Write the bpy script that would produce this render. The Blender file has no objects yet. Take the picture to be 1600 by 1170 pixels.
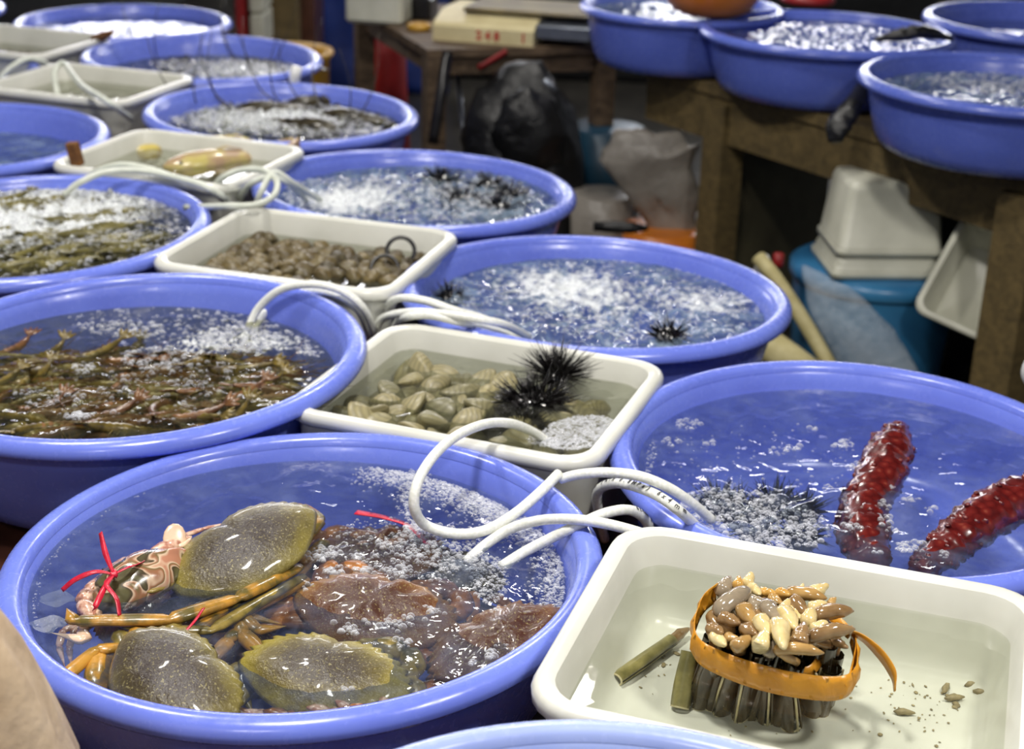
import bpy, math, random
import numpy as np
from mathutils import Vector, Matrix, Euler
random.seed(7); RNG = np.random.default_rng(7)
PI = math.pi
SC = bpy.context.scene
COL = SC.collection

# ------------------------------------------------------------------ camera
CAM_H, FPX = 1.49, 2389.85
PITCH, ROLL = math.radians(22.3013), math.radians(1.6515)
FW = np.array([0, math.cos(PITCH), -math.sin(PITCH)])
_rt = np.array([1, 0, 0.]); _up = np.cross(_rt, FW)
RT = math.cos(ROLL)*_rt + math.sin(ROLL)*_up
UP = -math.sin(ROLL)*_rt + math.cos(ROLL)*_up
cd = bpy.data.cameras.new('camera'); cam = bpy.data.objects.new('camera', cd); COL.objects.link(cam)
cam.matrix_world = Matrix(((RT[0], UP[0], -FW[0], 0), (RT[1], UP[1], -FW[1], 0), (RT[2], UP[2], -FW[2], CAM_H), (0, 0, 0, 1)))
cd.sensor_width = 36; cd.lens = FPX/1600*36
cd.clip_start = .05; cd.clip_end = 60
cd.dof.use_dof = True; cd.dof.focus_distance = 1.48; cd.dof.aperture_fstop = 6.3
SC.camera = cam
# ------------------------------------------------------------------ view, world, lamps
SC.view_settings.view_transform = 'Standard'; SC.view_settings.look = 'None'
SC.view_settings.gamma = 1; SC.view_settings.use_curve_mapping = False
SC.view_settings.exposure = 0.0
W = bpy.data.worlds.new('world'); SC.world = W; W.use_nodes = True
W.node_tree.nodes['Background'].inputs[0].default_value = (.80, .86, 1, 1)
W.node_tree.nodes['Background'].inputs[1].default_value = .20
SC.cycles.max_bounces = 10; SC.cycles.transparent_max_bounces = 16
SC.cycles.diffuse_bounces = 3; SC.cycles.glossy_bounces = 4; SC.cycles.transmission_bounces = 6
SC.cycles.sample_clamp_indirect = 6
SC.cycles.caustics_reflective = False; SC.cycles.caustics_refractive = False
LAMPS = [  # x, y, z, watts, radius
    (-.35, 1.15, 2.75, 40, .14), (1.0, .70, 2.40, 30, .14), (-1.2, 2.6, 2.75, 30, .16),
    (.1, 4.0, 2.75, 22, .16), (-.7, -.55, 2.35, 13, .14)]  # last entry: fill lamp added behind the camera to brighten the basin fronts
TUBES = [(-1.85, 7.6, 1.52, 2.4, 5), (1.45, 7.2, 1.72, 1.8, 5), (-.5, 6.3, 1.95, 1.8, 3)]
def area(name, loc, size, watts, rot=(0, 0, 0), shape='DISK', sy=None, color=(1, .96, .9)):
    l = bpy.data.lights.new(name, 'AREA'); l.shape = shape; l.size = size
    if sy: l.size_y = sy
    l.energy = watts; l.color = color
    o = bpy.data.objects.new(name, l); COL.objects.link(o); o.location = loc; o.rotation_euler = rot
    return o
for i, (x, y, z, w, r) in enumerate(LAMPS): area('lamp_light', (x, y, z), 2*r, w)

# ------------------------------------------------------------------ helpers
def ray(px, py): return FW + (px-800)/FPX*RT - (py-585)/FPX*UP
def at(px, py, Z):
    d = ray(px, py); t = (Z-CAM_H)/d[2]; return np.array([0, 0, CAM_H]) + d*t
def atY(px, py, Y):
    d = ray(px, py); return np.array([0, 0, CAM_H]) + d*(Y/d[1])
def tag(o, label=None, cat=None, group=None, kind=None):
    if label: o['label'] = label
    if cat: o['category'] = cat
    if group: o['group'] = group
    if kind: o['kind'] = kind
    return o
def empty(name, loc, label=None, cat=None, group=None, rot=(0, 0, 0)):
    o = bpy.data.objects.new(name, None); COL.objects.link(o); o.location = loc; o.rotation_euler = rot
    o.empty_display_size = .02
    return tag(o, label, cat, group)
def mesh(name, v, f, mat, smooth=True):
    m = bpy.data.meshes.new(name)
    m.from_pydata([tuple(map(float, p)) for p in v], [], [tuple(int(i) for i in q) for q in f])
    if smooth: m.polygons.foreach_set('use_smooth', [True]*len(m.polygons))
    if mat: m.materials.append(mat)
    m.update(); return m
def link(name, me, parent=None, loc=(0, 0, 0), rot=(0, 0, 0)):
    o = bpy.data.objects.new(name, me); COL.objects.link(o)
    if parent: o.parent = parent
    o.location = loc; o.rotation_euler = rot
    return o
def mk(name, vf, mat, parent=None, smooth=True):
    """world-space vertices; parent (if any) is an unrotated empty"""
    v, f = vf; v = np.array(v, float)
    if parent is not None:
        v = v - np.array(parent.location); return link(name, mesh(name, v, f, mat, smooth), parent)
    c = np.array([(v[:, 0].min()+v[:, 0].max())/2, (v[:, 1].min()+v[:, 1].max())/2, v[:, 2].min()])
    return link(name, mesh(name, v-c, f, mat, smooth), None, c)
def join(*parts):
    V = []; F = []; n = 0
    for v, f in parts:
        V += [tuple(p) for p in v]; F += [tuple(i+n for i in q) for q in f]; n += len(v)
    return V, F
def xf(vf, M):
    v, f = vf; M = np.array(M); v = np.array(v, float)
    return v @ M[:3, :3].T + M[:3, 3], f
def TR(loc=(0, 0, 0), rot=(0, 0, 0), s=1.0):
    S = Matrix.Diagonal((s, s, s, 1)) if not hasattr(s, '__len__') else Matrix.Diagonal((*s, 1))
    return Matrix.Translation(Vector([float(a) for a in loc])) @ Euler(rot).to_matrix().to_4x4() @ S
def rings(R, close_a=True, close_b=True, loop=True):
    """list of rings (n x 3) -> mesh"""
    n = len(R[0]); V = [tuple(p) for r in R for p in r]; F = []
    for i in range(len(R)-1):
        for j in range(n if loop else n-1):
            k = (j+1) % n
            F.append((i*n+j, i*n+k, (i+1)*n+k, (i+1)*n+j))
    if close_a:
        V.append(tuple(np.mean(R[0], 0))); c = len(V)-1
        F += [(c, (j+1) % n, j) for j in range(n)]
    if close_b:
        V.append(tuple(np.mean(R[-1], 0))); c = len(V)-1; b = (len(R)-1)*n
        F += [(c, b+j, b+(j+1) % n) for j in range(n)]
    return V, F
def lathe(prof, n=48, close_a=False, close_b=False):
    a = np.linspace(0, 2*PI, n, endpoint=False)
    return rings([np.stack([r*np.cos(a), r*np.sin(a), np.full(n, z)], 1) for r, z in prof], close_a, close_b)
def catmull(P, k=6):
    P = np.array(P, float)
    if len(P) < 3: return np.array([P[0]+(P[-1]-P[0])*t for t in np.linspace(0, 1, k+1)])
    Q = np.vstack([2*P[0]-P[1], P, 2*P[-1]-P[-2]]); out = []
    for i in range(1, len(Q)-2):
        for t in np.linspace(0, 1, k, endpoint=False):
            a, b, c, d = Q[i-1], Q[i], Q[i+1], Q[i+2]
            out.append(.5*((2*b)+(-a+c)*t+(2*a-5*b+4*c-d)*t*t+(-a+3*b-3*c+d)*t**3))
    out.append(P[-1]); return np.array(out)
def tube(P, r, n=8, flat=1.0, up=(0, 0, 1), cap=True):
    P = np.array(P, float); r = np.full(len(P), r) if np.isscalar(r) else np.array(r, float)
    T = np.gradient(P, axis=0); T /= np.linalg.norm(T, axis=1)[:, None]+1e-12
    R = []; u = np.array(up, float); u = u-T[0]*(u@T[0])
    if np.linalg.norm(u) < 1e-4: u = np.array([1, 0, 0.])-T[0]*T[0][0]
    u /= np.linalg.norm(u); a = np.linspace(0, 2*PI, n, endpoint=False)
    for i in range(len(P)):
        u = u-T[i]*(u@T[i]); u /= np.linalg.norm(u)+1e-12; w = np.cross(T[i], u)
        R.append(P[i]+r[i]*(np.cos(a)[:, None]*u*flat+np.sin(a)[:, None]*w))
    return rings(R, cap, cap)
def box(x0, x1, y0, y1, z0, z1, b=0.0):
    """box, with chamfered vertical and horizontal edges when b > 0"""
    if b <= 0:
        v = [(x, y, z) for z in (z0, z1) for x, y in ((x0, y0), (x1, y0), (x1, y1), (x0, y1))]
        return v, [(0, 3, 2, 1), (4, 5, 6, 7), (0, 1, 5, 4), (1, 2, 6, 5), (2, 3, 7, 6), (3, 0, 4, 7)]
    def ring(i, z):
        return np.array([(x0+b, y0+i, z), (x1-b, y0+i, z), (x1-i, y0+b, z), (x1-i, y1-b, z), (x1-b, y1-i, z), (x0+b, y1-i, z), (x0+i, y1-b, z), (x0+i, y0+b, z)])
    return rings([ring(b, z0), ring(0, z0+b), ring(0, z1-b), ring(b, z1)])
def rrect(hx, hy, cr, z, k=7):
    out = []
    for sx, sy, a0 in ((1, 1, 0), (-1, 1, PI/2), (-1, -1, PI), (1, -1, 1.5*PI)):
        for t in np.linspace(0, PI/2, k):
            out.append((sx*(hx-cr)+cr*math.cos(a0+t), sy*(hy-cr)+cr*math.sin(a0+t), z))
    return np.array(out)
def sines(x, y, scale, n=24, seed=0, spread=1.6):
    r = np.random.default_rng(seed); h = np.zeros_like(x)
    for _ in range(n):
        a = r.uniform(0, 2*PI); k = 2*PI/(scale*r.uniform(1/spread, spread)); p = r.uniform(0, 2*PI)
        h += np.sin(k*(x*math.cos(a)+y*math.sin(a))+p)
    return h/math.sqrt(n/2)
def lumpy(vf, amp, scale, seed=0, center=None):
    v, f = vf; v = np.array(v, float); c = v.mean(0) if center is None else np.array(center)
    d = v-c; L = np.linalg.norm(d, axis=1)[:, None]+1e-9
    h = sines(v[:, 0]+v[:, 2]*.7, v[:, 1]-v[:, 2]*.6, scale, 16, seed)
    return v+d/L*(amp*h)[:, None], f
def sphere(c, r, n=12, m=8):
    a = np.linspace(0, PI, m+1)[1:-1]; R = []
    for t in a:
        b = np.linspace(0, 2*PI, n, endpoint=False)
        R.append(np.stack([r[0]*np.sin(t)*np.cos(b), r[1]*np.sin(t)*np.sin(b), np.full(n, -r[2]*np.cos(t))], 1)+np.array(c))
    v, f = rings(R); v = np.array(v); v[-2] = (c[0], c[1], c[2]-r[2]); v[-1] = (c[0], c[1], c[2]+r[2])
    return v, f

# ------------------------------------------------------------------ materials
def lin(c): return tuple(((x/255)/12.92 if x/255 <= .04045 else (((x/255)+.055)/1.055)**2.4) for x in c)+(1,)
class N:
    def __init__(s, name):
        s.m = bpy.data.materials.new(name); s.m.use_nodes = True; s.t = s.m.node_tree; s.t.nodes.clear()
        s.out = s.n('ShaderNodeOutputMaterial')
    def n(s, typ, **kw):
        x = s.t.nodes.new(typ)
        for k, v in kw.items():
            if isinstance(k, str) and k.startswith('i_'): x.inputs[k[2:].replace('_', ' ')].default_value = v
            else: setattr(x, k, v)
        return x
    def l(s, a, b): s.t.links.new(a, b)
    def coord(s, w='Object'): return s.n('ShaderNodeTexCoord').outputs[w]
    def noise(s, scale, detail=4, vec=None, rough=.55, dist=0):
        x = s.n('ShaderNodeTexNoise'); x.inputs['Scale'].default_value = scale; x.inputs['Detail'].default_value = detail
        x.inputs['Roughness'].default_value = rough; x.inputs['Distortion'].default_value = dist
        s.l(vec if vec is not None else s.coord(), x.inputs['Vector']); return x
    def ramp(s, fac, stops):
        r = s.n('ShaderNodeValToRGB'); e = r.color_ramp.elements
        while len(e) < len(stops): e.new(.5)
        for q, (p, c) in zip(e, stops): q.position = p; q.color = c
        s.l(fac, r.inputs[0]); return r
    def math(s, op, a, b=None, clamp=False):
        x = s.n('ShaderNodeMath', operation=op); x.use_clamp = clamp
        for i, q in enumerate((a, b)):
            if q is None: continue
            if isinstance(q, (int, float)): x.inputs[i].default_value = q
            else: s.l(q, x.inputs[i])
        return x.outputs[0]
    def mixc(s, fac, a, b):
        x = s.n('ShaderNodeMix', data_type='RGBA')
        for sock, q in ((x.inputs[0], fac), (x.inputs[6], a), (x.inputs[7], b)):
            if isinstance(q, (int, float, tuple)): sock.default_value = q
            else: s.l(q, sock)
        return x.outputs[2]
    def bump(s, h, strength=.3, dist=.002):
        b = s.n('ShaderNodeBump'); b.inputs['Strength'].default_value = strength; b.inputs['Distance'].default_value = dist
        s.l(h, b.inputs['Height']); return b.outputs[0]
    def bsdf(s, color, rough=.5, spec=.5, metal=0, coat=0, normal=None, alpha=None, sss=0, trans=0, emit=None, estr=0):
        b = s.n('ShaderNodeBsdfPrincipled')
        if isinstance(color, tuple): b.inputs['Base Color'].default_value = color
        else: s.l(color, b.inputs['Base Color'])
        if isinstance(rough, (int, float)): b.inputs['Roughness'].default_value = rough
        else: s.l(rough, b.inputs['Roughness'])
        b.inputs['Specular IOR Level'].default_value = spec; b.inputs['Metallic'].default_value = metal
        b.inputs['Coat Weight'].default_value = coat; b.inputs['Coat Roughness'].default_value = .08
        b.inputs['Transmission Weight'].default_value = trans
        if sss:
            b.inputs['Subsurface Weight'].default_value = sss; b.inputs['Subsurface Radius'].default_value = (.01, .01, .012)
        if normal is not None: s.l(normal, b.inputs['Normal'])
        if alpha is not None:
            if isinstance(alpha, (int, float)): b.inputs['Alpha'].default_value = alpha
            else: s.l(alpha, b.inputs['Alpha'])
        if emit: b.inputs['Emission Color'].default_value = emit; b.inputs['Emission Strength'].default_value = estr
        s.l(b.outputs[0], s.out.inputs[0]); return b
def simple(name, c1, c2=None, scale=20, rough=.5, bump=0, bscale=None, bdist=.001, detail=4, lo=.35, hi=.65, **kw):
    s = N(name)
    if c2 is None: c2 = tuple(min(255, x*1.12) for x in c1)
    nz = s.noise(scale, detail); col = s.ramp(nz.outputs[0], [(lo, lin(c1)), (hi, lin(c2))]).outputs[0]
    nm = s.bump(s.noise(bscale or scale*3, 5).outputs[0], bump, bdist) if bump else None
    s.bsdf(col, rough, normal=nm, **kw); return s.m
def emission(name, c, st):
    s = N(name); e = s.n('ShaderNodeEmission'); e.inputs[0].default_value = lin(c); e.inputs[1].default_value = st
    s.l(e.outputs[0], s.out.inputs[0]); return s.m

M = {}
def blue_plastic(name, c1, c2):
    s = N(name); nz = s.noise(6, 3); col = s.ramp(nz.outputs[0], [(.3, lin(c1)), (.7, lin(c2))]).outputs[0]
    sc = s.noise(90, 4).outputs[0]
    s.bsdf(col, s.ramp(sc, [(.3, (.16,)*3+(1,)), (.75, (.34,)*3+(1,))]).outputs[0], spec=.5, normal=s.bump(s.noise(40, 3).outputs[0], .12, .001), sss=.45)
    s.m.node_tree.nodes['Principled BSDF'].inputs['Subsurface Radius'].default_value = (.018, .020, .030)
    return s.m
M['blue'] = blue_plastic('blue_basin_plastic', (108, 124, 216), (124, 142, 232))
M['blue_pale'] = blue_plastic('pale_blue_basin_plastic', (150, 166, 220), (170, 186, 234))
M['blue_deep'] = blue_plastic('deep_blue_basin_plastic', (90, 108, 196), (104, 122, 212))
s = N('white_tray_plastic')
tc = s.coord(); sep = s.n('ShaderNodeSeparateXYZ'); s.l(tc, sep.inputs[0])
zz = s.math('ADD', sep.outputs[2], s.math('MULTIPLY', s.math('SUBTRACT', s.noise(30, 3).outputs[0], .5), .003))
d = s.math('ABSOLUTE', s.math('ADD', zz, .0158)); line = s.math('LESS_THAN', d, .0012)
line = s.math('MULTIPLY', line, s.ramp(s.noise(14, 2).outputs[0], [(.42, (0, 0, 0, 1)), (.55, (1, 1, 1, 1))]).outputs[0])
base = s.ramp(s.noise(7, 4).outputs[0], [(.35, lin((206, 206, 196))), (.7, lin((226, 226, 218)))]).outputs[0]
s.bsdf(s.mixc(line, base, lin((104, 104, 58))), .28, sss=.2, normal=s.bump(s.noise(50, 3).outputs[0], .08, .001)); M['tray_rim'] = s.m
s = N('white_tray_plastic_plain')
base = s.ramp(s.noise(7, 4).outputs[0], [(.35, lin((206, 206, 196))), (.7, lin((226, 226, 218)))]).outputs[0]
s.bsdf(base, .28, sss=.2, normal=s.bump(s.noise(50, 3).outputs[0], .08, .001)); M['tray'] = s.m
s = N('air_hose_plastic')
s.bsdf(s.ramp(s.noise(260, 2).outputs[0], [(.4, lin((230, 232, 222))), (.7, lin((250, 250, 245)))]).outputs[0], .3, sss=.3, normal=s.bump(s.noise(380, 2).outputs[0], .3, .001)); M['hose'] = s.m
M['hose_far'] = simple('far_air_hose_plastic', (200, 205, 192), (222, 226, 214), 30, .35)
M['ink'] = simple('black_print', (20, 20, 22), (28, 28, 30), 20, .5)

def water_mat(name, tint, murk_caustics, murk_caustics_col, foamcol=(226, 230, 232), bump=.35, bscale=45, fthr=.5, fscale=120):
    s = N(name)
    n1 = s.noise(bscale, 3, dist=.3).outputs[0]; nm = s.bump(n1, bump, .004)
    lw = s.n('ShaderNodeLayerWeight'); lw.inputs[0].default_value = .5; s.l(nm, lw.inputs['Normal'])
    fr = s.math('ADD', s.math('MULTIPLY', s.math('POWER', lw.outputs['Facing'], 5), .9), .022)
    tr = s.n('ShaderNodeBsdfTransparent'); tr.inputs[0].default_value = lin(tint)
    df = s.n('ShaderNodeBsdfDiffuse'); s.l(s.ramp(s.noise(18, 5, dist=1.2).outputs[0], [(.3, lin(tuple(x*.55 for x in murk_caustics_col))), (.7, lin(murk_caustics_col))]).outputs[0], df.inputs[0]); s.l(nm, df.inputs[1])
    m1 = s.n('ShaderNodeMixShader'); 
    mk_ = s.math('MULTIPLY', s.ramp(s.noise(16, 5, dist=1.6).outputs[0], [(.38, (.35,)*3+(1,)), (.72, (1.6, 1.6, 1.6, 1))]).outputs[0], murk_caustics)  # cloudiness mask; its streaks also paint caustic light into the water colour
    s.l(mk_, m1.inputs[0]); s.l(tr.outputs[0], m1.inputs[1]); s.l(df.outputs[0], m1.inputs[2])
    gl = s.n('ShaderNodeBsdfGlossy'); gl.inputs['Roughness'].default_value = .04; s.l(nm, gl.inputs['Normal'])
    m2 = s.n('ShaderNodeMixShader'); s.l(fr, m2.inputs[0]); s.l(m1.outputs[0], m2.inputs[1]); s.l(gl.outputs[0], m2.inputs[2])
    at_ = s.n('ShaderNodeAttribute'); at_.attribute_name = 'foam'
    fn = s.noise(fscale, 3, rough=.7).outputs[0]
    fac = s.math('MULTIPLY', s.math('SUBTRACT', s.math('ADD', fn, s.math('MULTIPLY', at_.outputs['Fac'], .8)), 1.0-fthr*.3), 5, clamp=True)
    fac = s.math('MULTIPLY', fac, .9)
    fb = s.n('ShaderNodeBsdfPrincipled'); fb.inputs['Base Color'].default_value = lin(foamcol); fb.inputs['Roughness'].default_value = .35
    s.l(s.bump(fn, .8, .004), fb.inputs['Normal'])
    m3 = s.n('ShaderNodeMixShader'); s.l(fac, m3.inputs[0]); s.l(m2.outputs[0], m3.inputs[1]); s.l(fb.outputs[0], m3.inputs[2])
    s.l(m3.outputs[0], s.out.inputs[0]); return s.m
M['water_clear'] = water_mat('clear_sea_water', (224, 228, 230), .15, (140, 154, 188), bump=.55, bscale=26)
M['water_tray'] = water_mat('still_tray_water', (240, 242, 236), .02, (190, 190, 170), bump=.06, bscale=12)
M['water_grey'] = water_mat('cloudy_tray_water', (228, 230, 222), .13, (150, 150, 138), bump=.12, bscale=14)
M['water_murky'] = water_mat('churning_grey_water', (200, 215, 225), .50, (150, 172, 196), bump=.6, bscale=30, fscale=55)
M['water_brown'] = water_mat('churning_brown_water', (225, 225, 205), .12, (130, 130, 105), bump=.45, bscale=30)
s = N('bubble_film')
lw = s.n('ShaderNodeLayerWeight'); lw.inputs[0].default_value = .5
tr = s.n('ShaderNodeBsdfTransparent'); gl = s.n('ShaderNodeBsdfPrincipled'); gl.inputs['Base Color'].default_value = (.76, .78, .83, 1); gl.inputs['Roughness'].default_value = .08; gl.inputs['Specular IOR Level'].default_value = .9
mx = s.n('ShaderNodeMixShader'); s.l(s.math('ADD', s.math('MULTIPLY', s.math('POWER', lw.outputs['Facing'], 1.6), .95), .10, clamp=True), mx.inputs[0]); s.l(tr.outputs[0], mx.inputs[1]); s.l(gl.outputs[0], mx.inputs[2])
s.l(mx.outputs[0], s.out.inputs[0]); M['bubble'] = s.m

def crab_mat(name, edge, mid, centre, W=.13, patt=0, rough=.30):
    s = N(name); tc = s.coord(); mp = s.n('ShaderNodeMapping'); s.l(tc, mp.inputs[0]); mp.inputs['Scale'].default_value = (1/(W/2), 1.65/(W/2), 0)
    ln = s.n('ShaderNodeVectorMath', operation='LENGTH'); s.l(mp.outputs[0], ln.inputs[0])
    nz = s.noise(28, 5, tc, .6).outputs[0]
    d = s.math('ADD', ln.outputs['Value'], s.math('MULTIPLY', s.math('SUBTRACT', nz, .5), .55))
    col = s.ramp(d, [(.40, lin(centre)), (.75, lin(mid)), (1.05, lin(edge))]).outputs[0]
    sp = s.ramp(s.noise(420, 2, tc).outputs[0], [(.60, (0, 0, 0, 1)), (.66, (1, 1, 1, 1))]).outputs[0]
    col = s.mixc(s.math('MULTIPLY', sp, .5), col, lin((176, 166, 110)))
    nm = s.bump(s.math('ADD', s.noise(260, 4, tc, .7).outputs[0], s.math('MULTIPLY', s.noise(60, 4, tc, .7).outputs[0], 2.5)), .6, .0014)
    vl = s.ramp(s.noise(75, 3, tc, .6, .8).outputs[0], [(.50, (0, 0, 0, 1)), (.515, (1, 1, 1, 1)), (.53, (0, 0, 0, 1))]).outputs[0]
    col = s.mixc(s.math('MULTIPLY', vl, .25), col, lin((60, 54, 36)))
    s.bsdf(col, rough, spec=.5, coat=.3, normal=nm); return s.m
M['crab_olive'] = crab_mat('olive_crab_shell', (134, 122, 58), (82, 72, 46), (52, 42, 38), W=.17)
M['crab_yellow'] = crab_mat('yellow_olive_crab_shell', (156, 142, 60), (104, 92, 46), (62, 52, 40), W=.16)
M['crab_brown'] = crab_mat('rusty_brown_crab_shell', (142, 100, 48), (98, 60, 34), (70, 38, 26), W=.17, rough=.36)
s = N('camouflage_crab_shell'); tc = s.coord()
nzc = s.noise(32, 1.5, tc, .4, .9).outputs[0]
col = s.ramp(nzc, [(.36, lin((92, 88, 58))), (.43, lin((66, 54, 36))), (.455, lin((206, 178, 150))), (.50, lin((150, 104, 76))), (.56, lin((112, 96, 62))), (.585, lin((210, 186, 158))), (.66, lin((178, 124, 98)))]).outputs[0]
s.bsdf(col, .25, coat=.4, normal=s.bump(s.noise(120, 3, tc).outputs[0], .2, .001)); M['crab_camo'] = s.m
M['crab_leg'] = simple('golden_crab_leg', (96, 84, 36), (190, 138, 54), 34, .3, .5, 120, .0012, coat=.25, lo=.40, hi=.60)
M['crab_leg_olive'] = simple('olive_crab_leg', (84, 76, 38), (150, 130, 66), 36, .3, .5, 120, .0012, coat=.25, lo=.4, hi=.6)
M['crab_leg_brown'] = simple('brown_crab_leg', (92, 52, 26), (170, 110, 50), 40, .3, .4, 150, .001, coat=.3)
M['crab_pink'] = simple('pink_granular_crab_claw', (168, 112, 92), (224, 188, 164), 110, .28, .5, 170, .001, coat=.4, lo=.42, hi=.58)
M['crab_tip'] = simple('pale_crab_tip', (214, 178, 150), (232, 206, 178), 60, .25, coat=.3)
M['crab_tooth'] = simple('dark_crab_edge', (46, 42, 34), (86, 78, 44), 80, .3, coat=.3)
M['white_shell'] = simple('pink_white_shell_bits', (170, 120, 96), (226, 204, 180), 70, .3, .3, 160, .001, coat=.4, lo=.42, hi=.58)
M['red_ribbon'] = simple('red_plastic_ribbon', (176, 22, 48), (214, 40, 66), 60, .3, .4, 200, .001, sss=.1)
M['clear_film'] = simple('clear_wrinkled_film', (200, 208, 214), (230, 236, 240), 60, .12, .9, 40, .008, alpha=.22)

def shell_mat(name, a, b, c, ring=60):
    s = N(name); tc = s.coord(); oi = s.n('ShaderNodeObjectInfo')
    wv = s.n('ShaderNodeTexWave', wave_type='RINGS', rings_direction='SPHERICAL'); wv.inputs['Scale'].default_value = ring; wv.inputs['Distortion'].default_value = 1.2; wv.inputs['Detail'].default_value = 2
    mp = s.n('ShaderNodeMapping'); mp.inputs['Location'].default_value = (0, .014, 0); s.l(tc, mp.inputs[0]); s.l(mp.outputs[0], wv.inputs['Vector'])
    c1 = s.ramp(oi.outputs['Random'], [(0, lin(a)), (.5, lin(b)), (1, lin(c))]).outputs[0]
    c2 = s.mixc(s.math('MULTIPLY', wv.outputs['Fac'], .35), c1, lin(tuple(x*.55 for x in a)))
    c3 = s.mixc(s.math('MULTIPLY', s.ramp(s.noise(90, 4, tc).outputs[0], [(.45, (0, 0, 0, 1)), (.7, (1, 1, 1, 1))]).outputs[0], .4), c2, lin((118, 112, 84)))
    s.bsdf(c3, .42, coat=.05, normal=s.bump(wv.outputs['Fac'], .35, .0008)); return s.m
M['clam'] = shell_mat('tan_clam_shell', (140, 132, 98), (160, 150, 110), (116, 114, 88))
M['clam_brown'] = shell_mat('brown_clam_shell', (84, 70, 44), (120, 104, 66), (62, 54, 40))
M['urchin'] = simple('black_urchin', (8, 7, 9), (22, 18, 20), 60, .22, coat=.4)
M['razor'] = simple('razor_clam_shell', (34, 24, 14), (78, 66, 38), 30, .25, .3, 120, .0006, coat=.4)
M['razor_green'] = simple('green_razor_clam_shell', (104, 98, 56), (156, 146, 92), 40, .3, .3, 120, .0006, coat=.3)
M['razor_edge'] = simple('cream_razor_edge', (176, 164, 126), (206, 196, 160), 50, .4)
def foot_mat(name, a, b):
    s = N(name); s.bsdf(s.ramp(s.noise(38, 3).outputs[0], [(.35, lin(a)), (.65, lin(b))]).outputs[0], .12, coat=.5, sss=.25, normal=s.bump(s.noise(90, 3).outputs[0], .15, .001)); return s.m
FEET = [foot_mat('cream_clam_foot', (196, 172, 112), (226, 208, 158)), foot_mat('tan_clam_foot', (150, 116, 66), (192, 156, 98)),
        foot_mat('grey_clam_foot', (130, 118, 100), (164, 148, 124)), foot_mat('brown_clam_foot', (118, 90, 58), (156, 126, 86)),
        foot_mat('amber_clam_foot', (176, 128, 56), (214, 172, 96))]
s = N('amber_tape'); s.bsdf(s.ramp(s.noise(16, 4).outputs[0], [(.35, lin((186, 122, 22))), (.7, lin((214, 152, 44)))]).outputs[0], .32, sss=.2, normal=s.bump(s.noise(45, 3, dist=.6).outputs[0], .7, .003)); M['tape'] = s.m
s = N('sea_cucumber_skin'); tc = s.coord()
vo = s.n('ShaderNodeTexVoronoi'); vo.inputs['Scale'].default_value = 95; s.l(tc, vo.inputs['Vector'])
col = s.ramp(vo.outputs['Distance'], [(.0, lin((138, 70, 54))), (.3, lin((104, 30, 26))), (.8, lin((62, 12, 12)))]).outputs[0]
s.bsdf(s.mixc(s.math('MULTIPLY', s.noise(30, 3, tc).outputs[0], .5), col, lin((96, 22, 22))), .25, coat=.35, normal=s.bump(vo.outputs['Distance'], -.8, .003)); M['cucumber'] = s.m
M['prawn_red'] = simple('reddish_prawn_shell', (84, 54, 32), (126, 88, 50), 60, .3, .3, 200, .001, coat=.3)
M['weed'] = simple('brown_weed_bed', (44, 38, 16), (104, 86, 38), 45, .5, .8, 70, .006)
M['prawn'] = simple('brown_prawn_shell', (76, 64, 26), (122, 104, 44), 60, .3, .3, 200, .001, coat=.3)
M['prawn_green'] = simple('olive_prawn_shell', (74, 70, 36), (122, 114, 64), 60, .3, .3, 200, .001, coat=.3)
M['lobster'] = simple('dark_lobster_shell', (34, 30, 24), (70, 62, 40), 50, .3, .4, 150, .001, coat=.3)
M['fish'] = simple('yellow_brown_fish_skin', (150, 122, 78), (206, 188, 104), 26, .25, .3, 180, .0008, coat=.4, lo=.4, hi=.6)
M['fish_pink'] = simple('pinkish_fish_skin', (176, 148, 120), (196, 182, 110), 22, .25, .2, 150, .0008, coat=.4, lo=.4, hi=.6)
M['squid'] = simple('pale_pink_squid', (206, 178, 172), (226, 204, 196), 20, .25, sss=.2)
M['rubber'] = simple('black_rubber', (16, 15, 17), (30, 28, 30), 40, .3)
M['cork'] = simple('brown_cork', (96, 60, 26), (130, 86, 40), 80, .8, .5)
M['bits'] = simple('grey_shell_bits', (120, 108, 80), (176, 160, 120), 60, .5)
def wood(name, a, b, sx=3, rough=.7):
    s = N(name); mp = s.n('ShaderNodeMapping'); s.l(s.coord(), mp.inputs[0]); mp.inputs['Scale'].default_value = (1, sx*3, sx*3)
    nz = s.noise(5, 6, mp.outputs[0], .6, .8).outputs[0]
    s.bsdf(s.ramp(nz, [(.3, lin(a)), (.7, lin(b))]).outputs[0], rough, normal=s.bump(nz, .4, .003)); return s.m
M['wood_olive'] = wood('weathered_bench_wood', (78, 66, 40), (116, 98, 60))
M['wood_panel'] = simple('grey_olive_plywood', (76, 70, 48), (98, 92, 66), 6, .75, .2)
M['wood_brown'] = wood('dark_table_wood', (52, 38, 26), (112, 92, 70))
M['platform'] = simple('wet_red_brown_board', (60, 34, 26), (96, 60, 46), 10, .35, .4, 30, .002)
M['skirt'] = simple('dark_tarpaulin', (22, 24, 26), (40, 42, 44), 6, .5, .4, 15, .01)
M['concrete'] = simple('wet_concrete', (34, 32, 28), (58, 55, 48), 4, .35, .4, 30, .004)
M['wall'] = simple('dark_backdrop', (14, 14, 18), (30, 30, 36), 3, .8)
M['blue_tarp'] = simple('blue_tarpaulin', (14, 34, 92), (24, 52, 124), 4, .5, .5, 8, .02)
M['red_cloth'] = simple('red_plastic_barrel', (128, 22, 24), (156, 34, 34), 8, .45)
M['orange'] = simple('orange_plastic', (196, 108, 30), (214, 128, 44), 8, .35, sss=.1)
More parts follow.
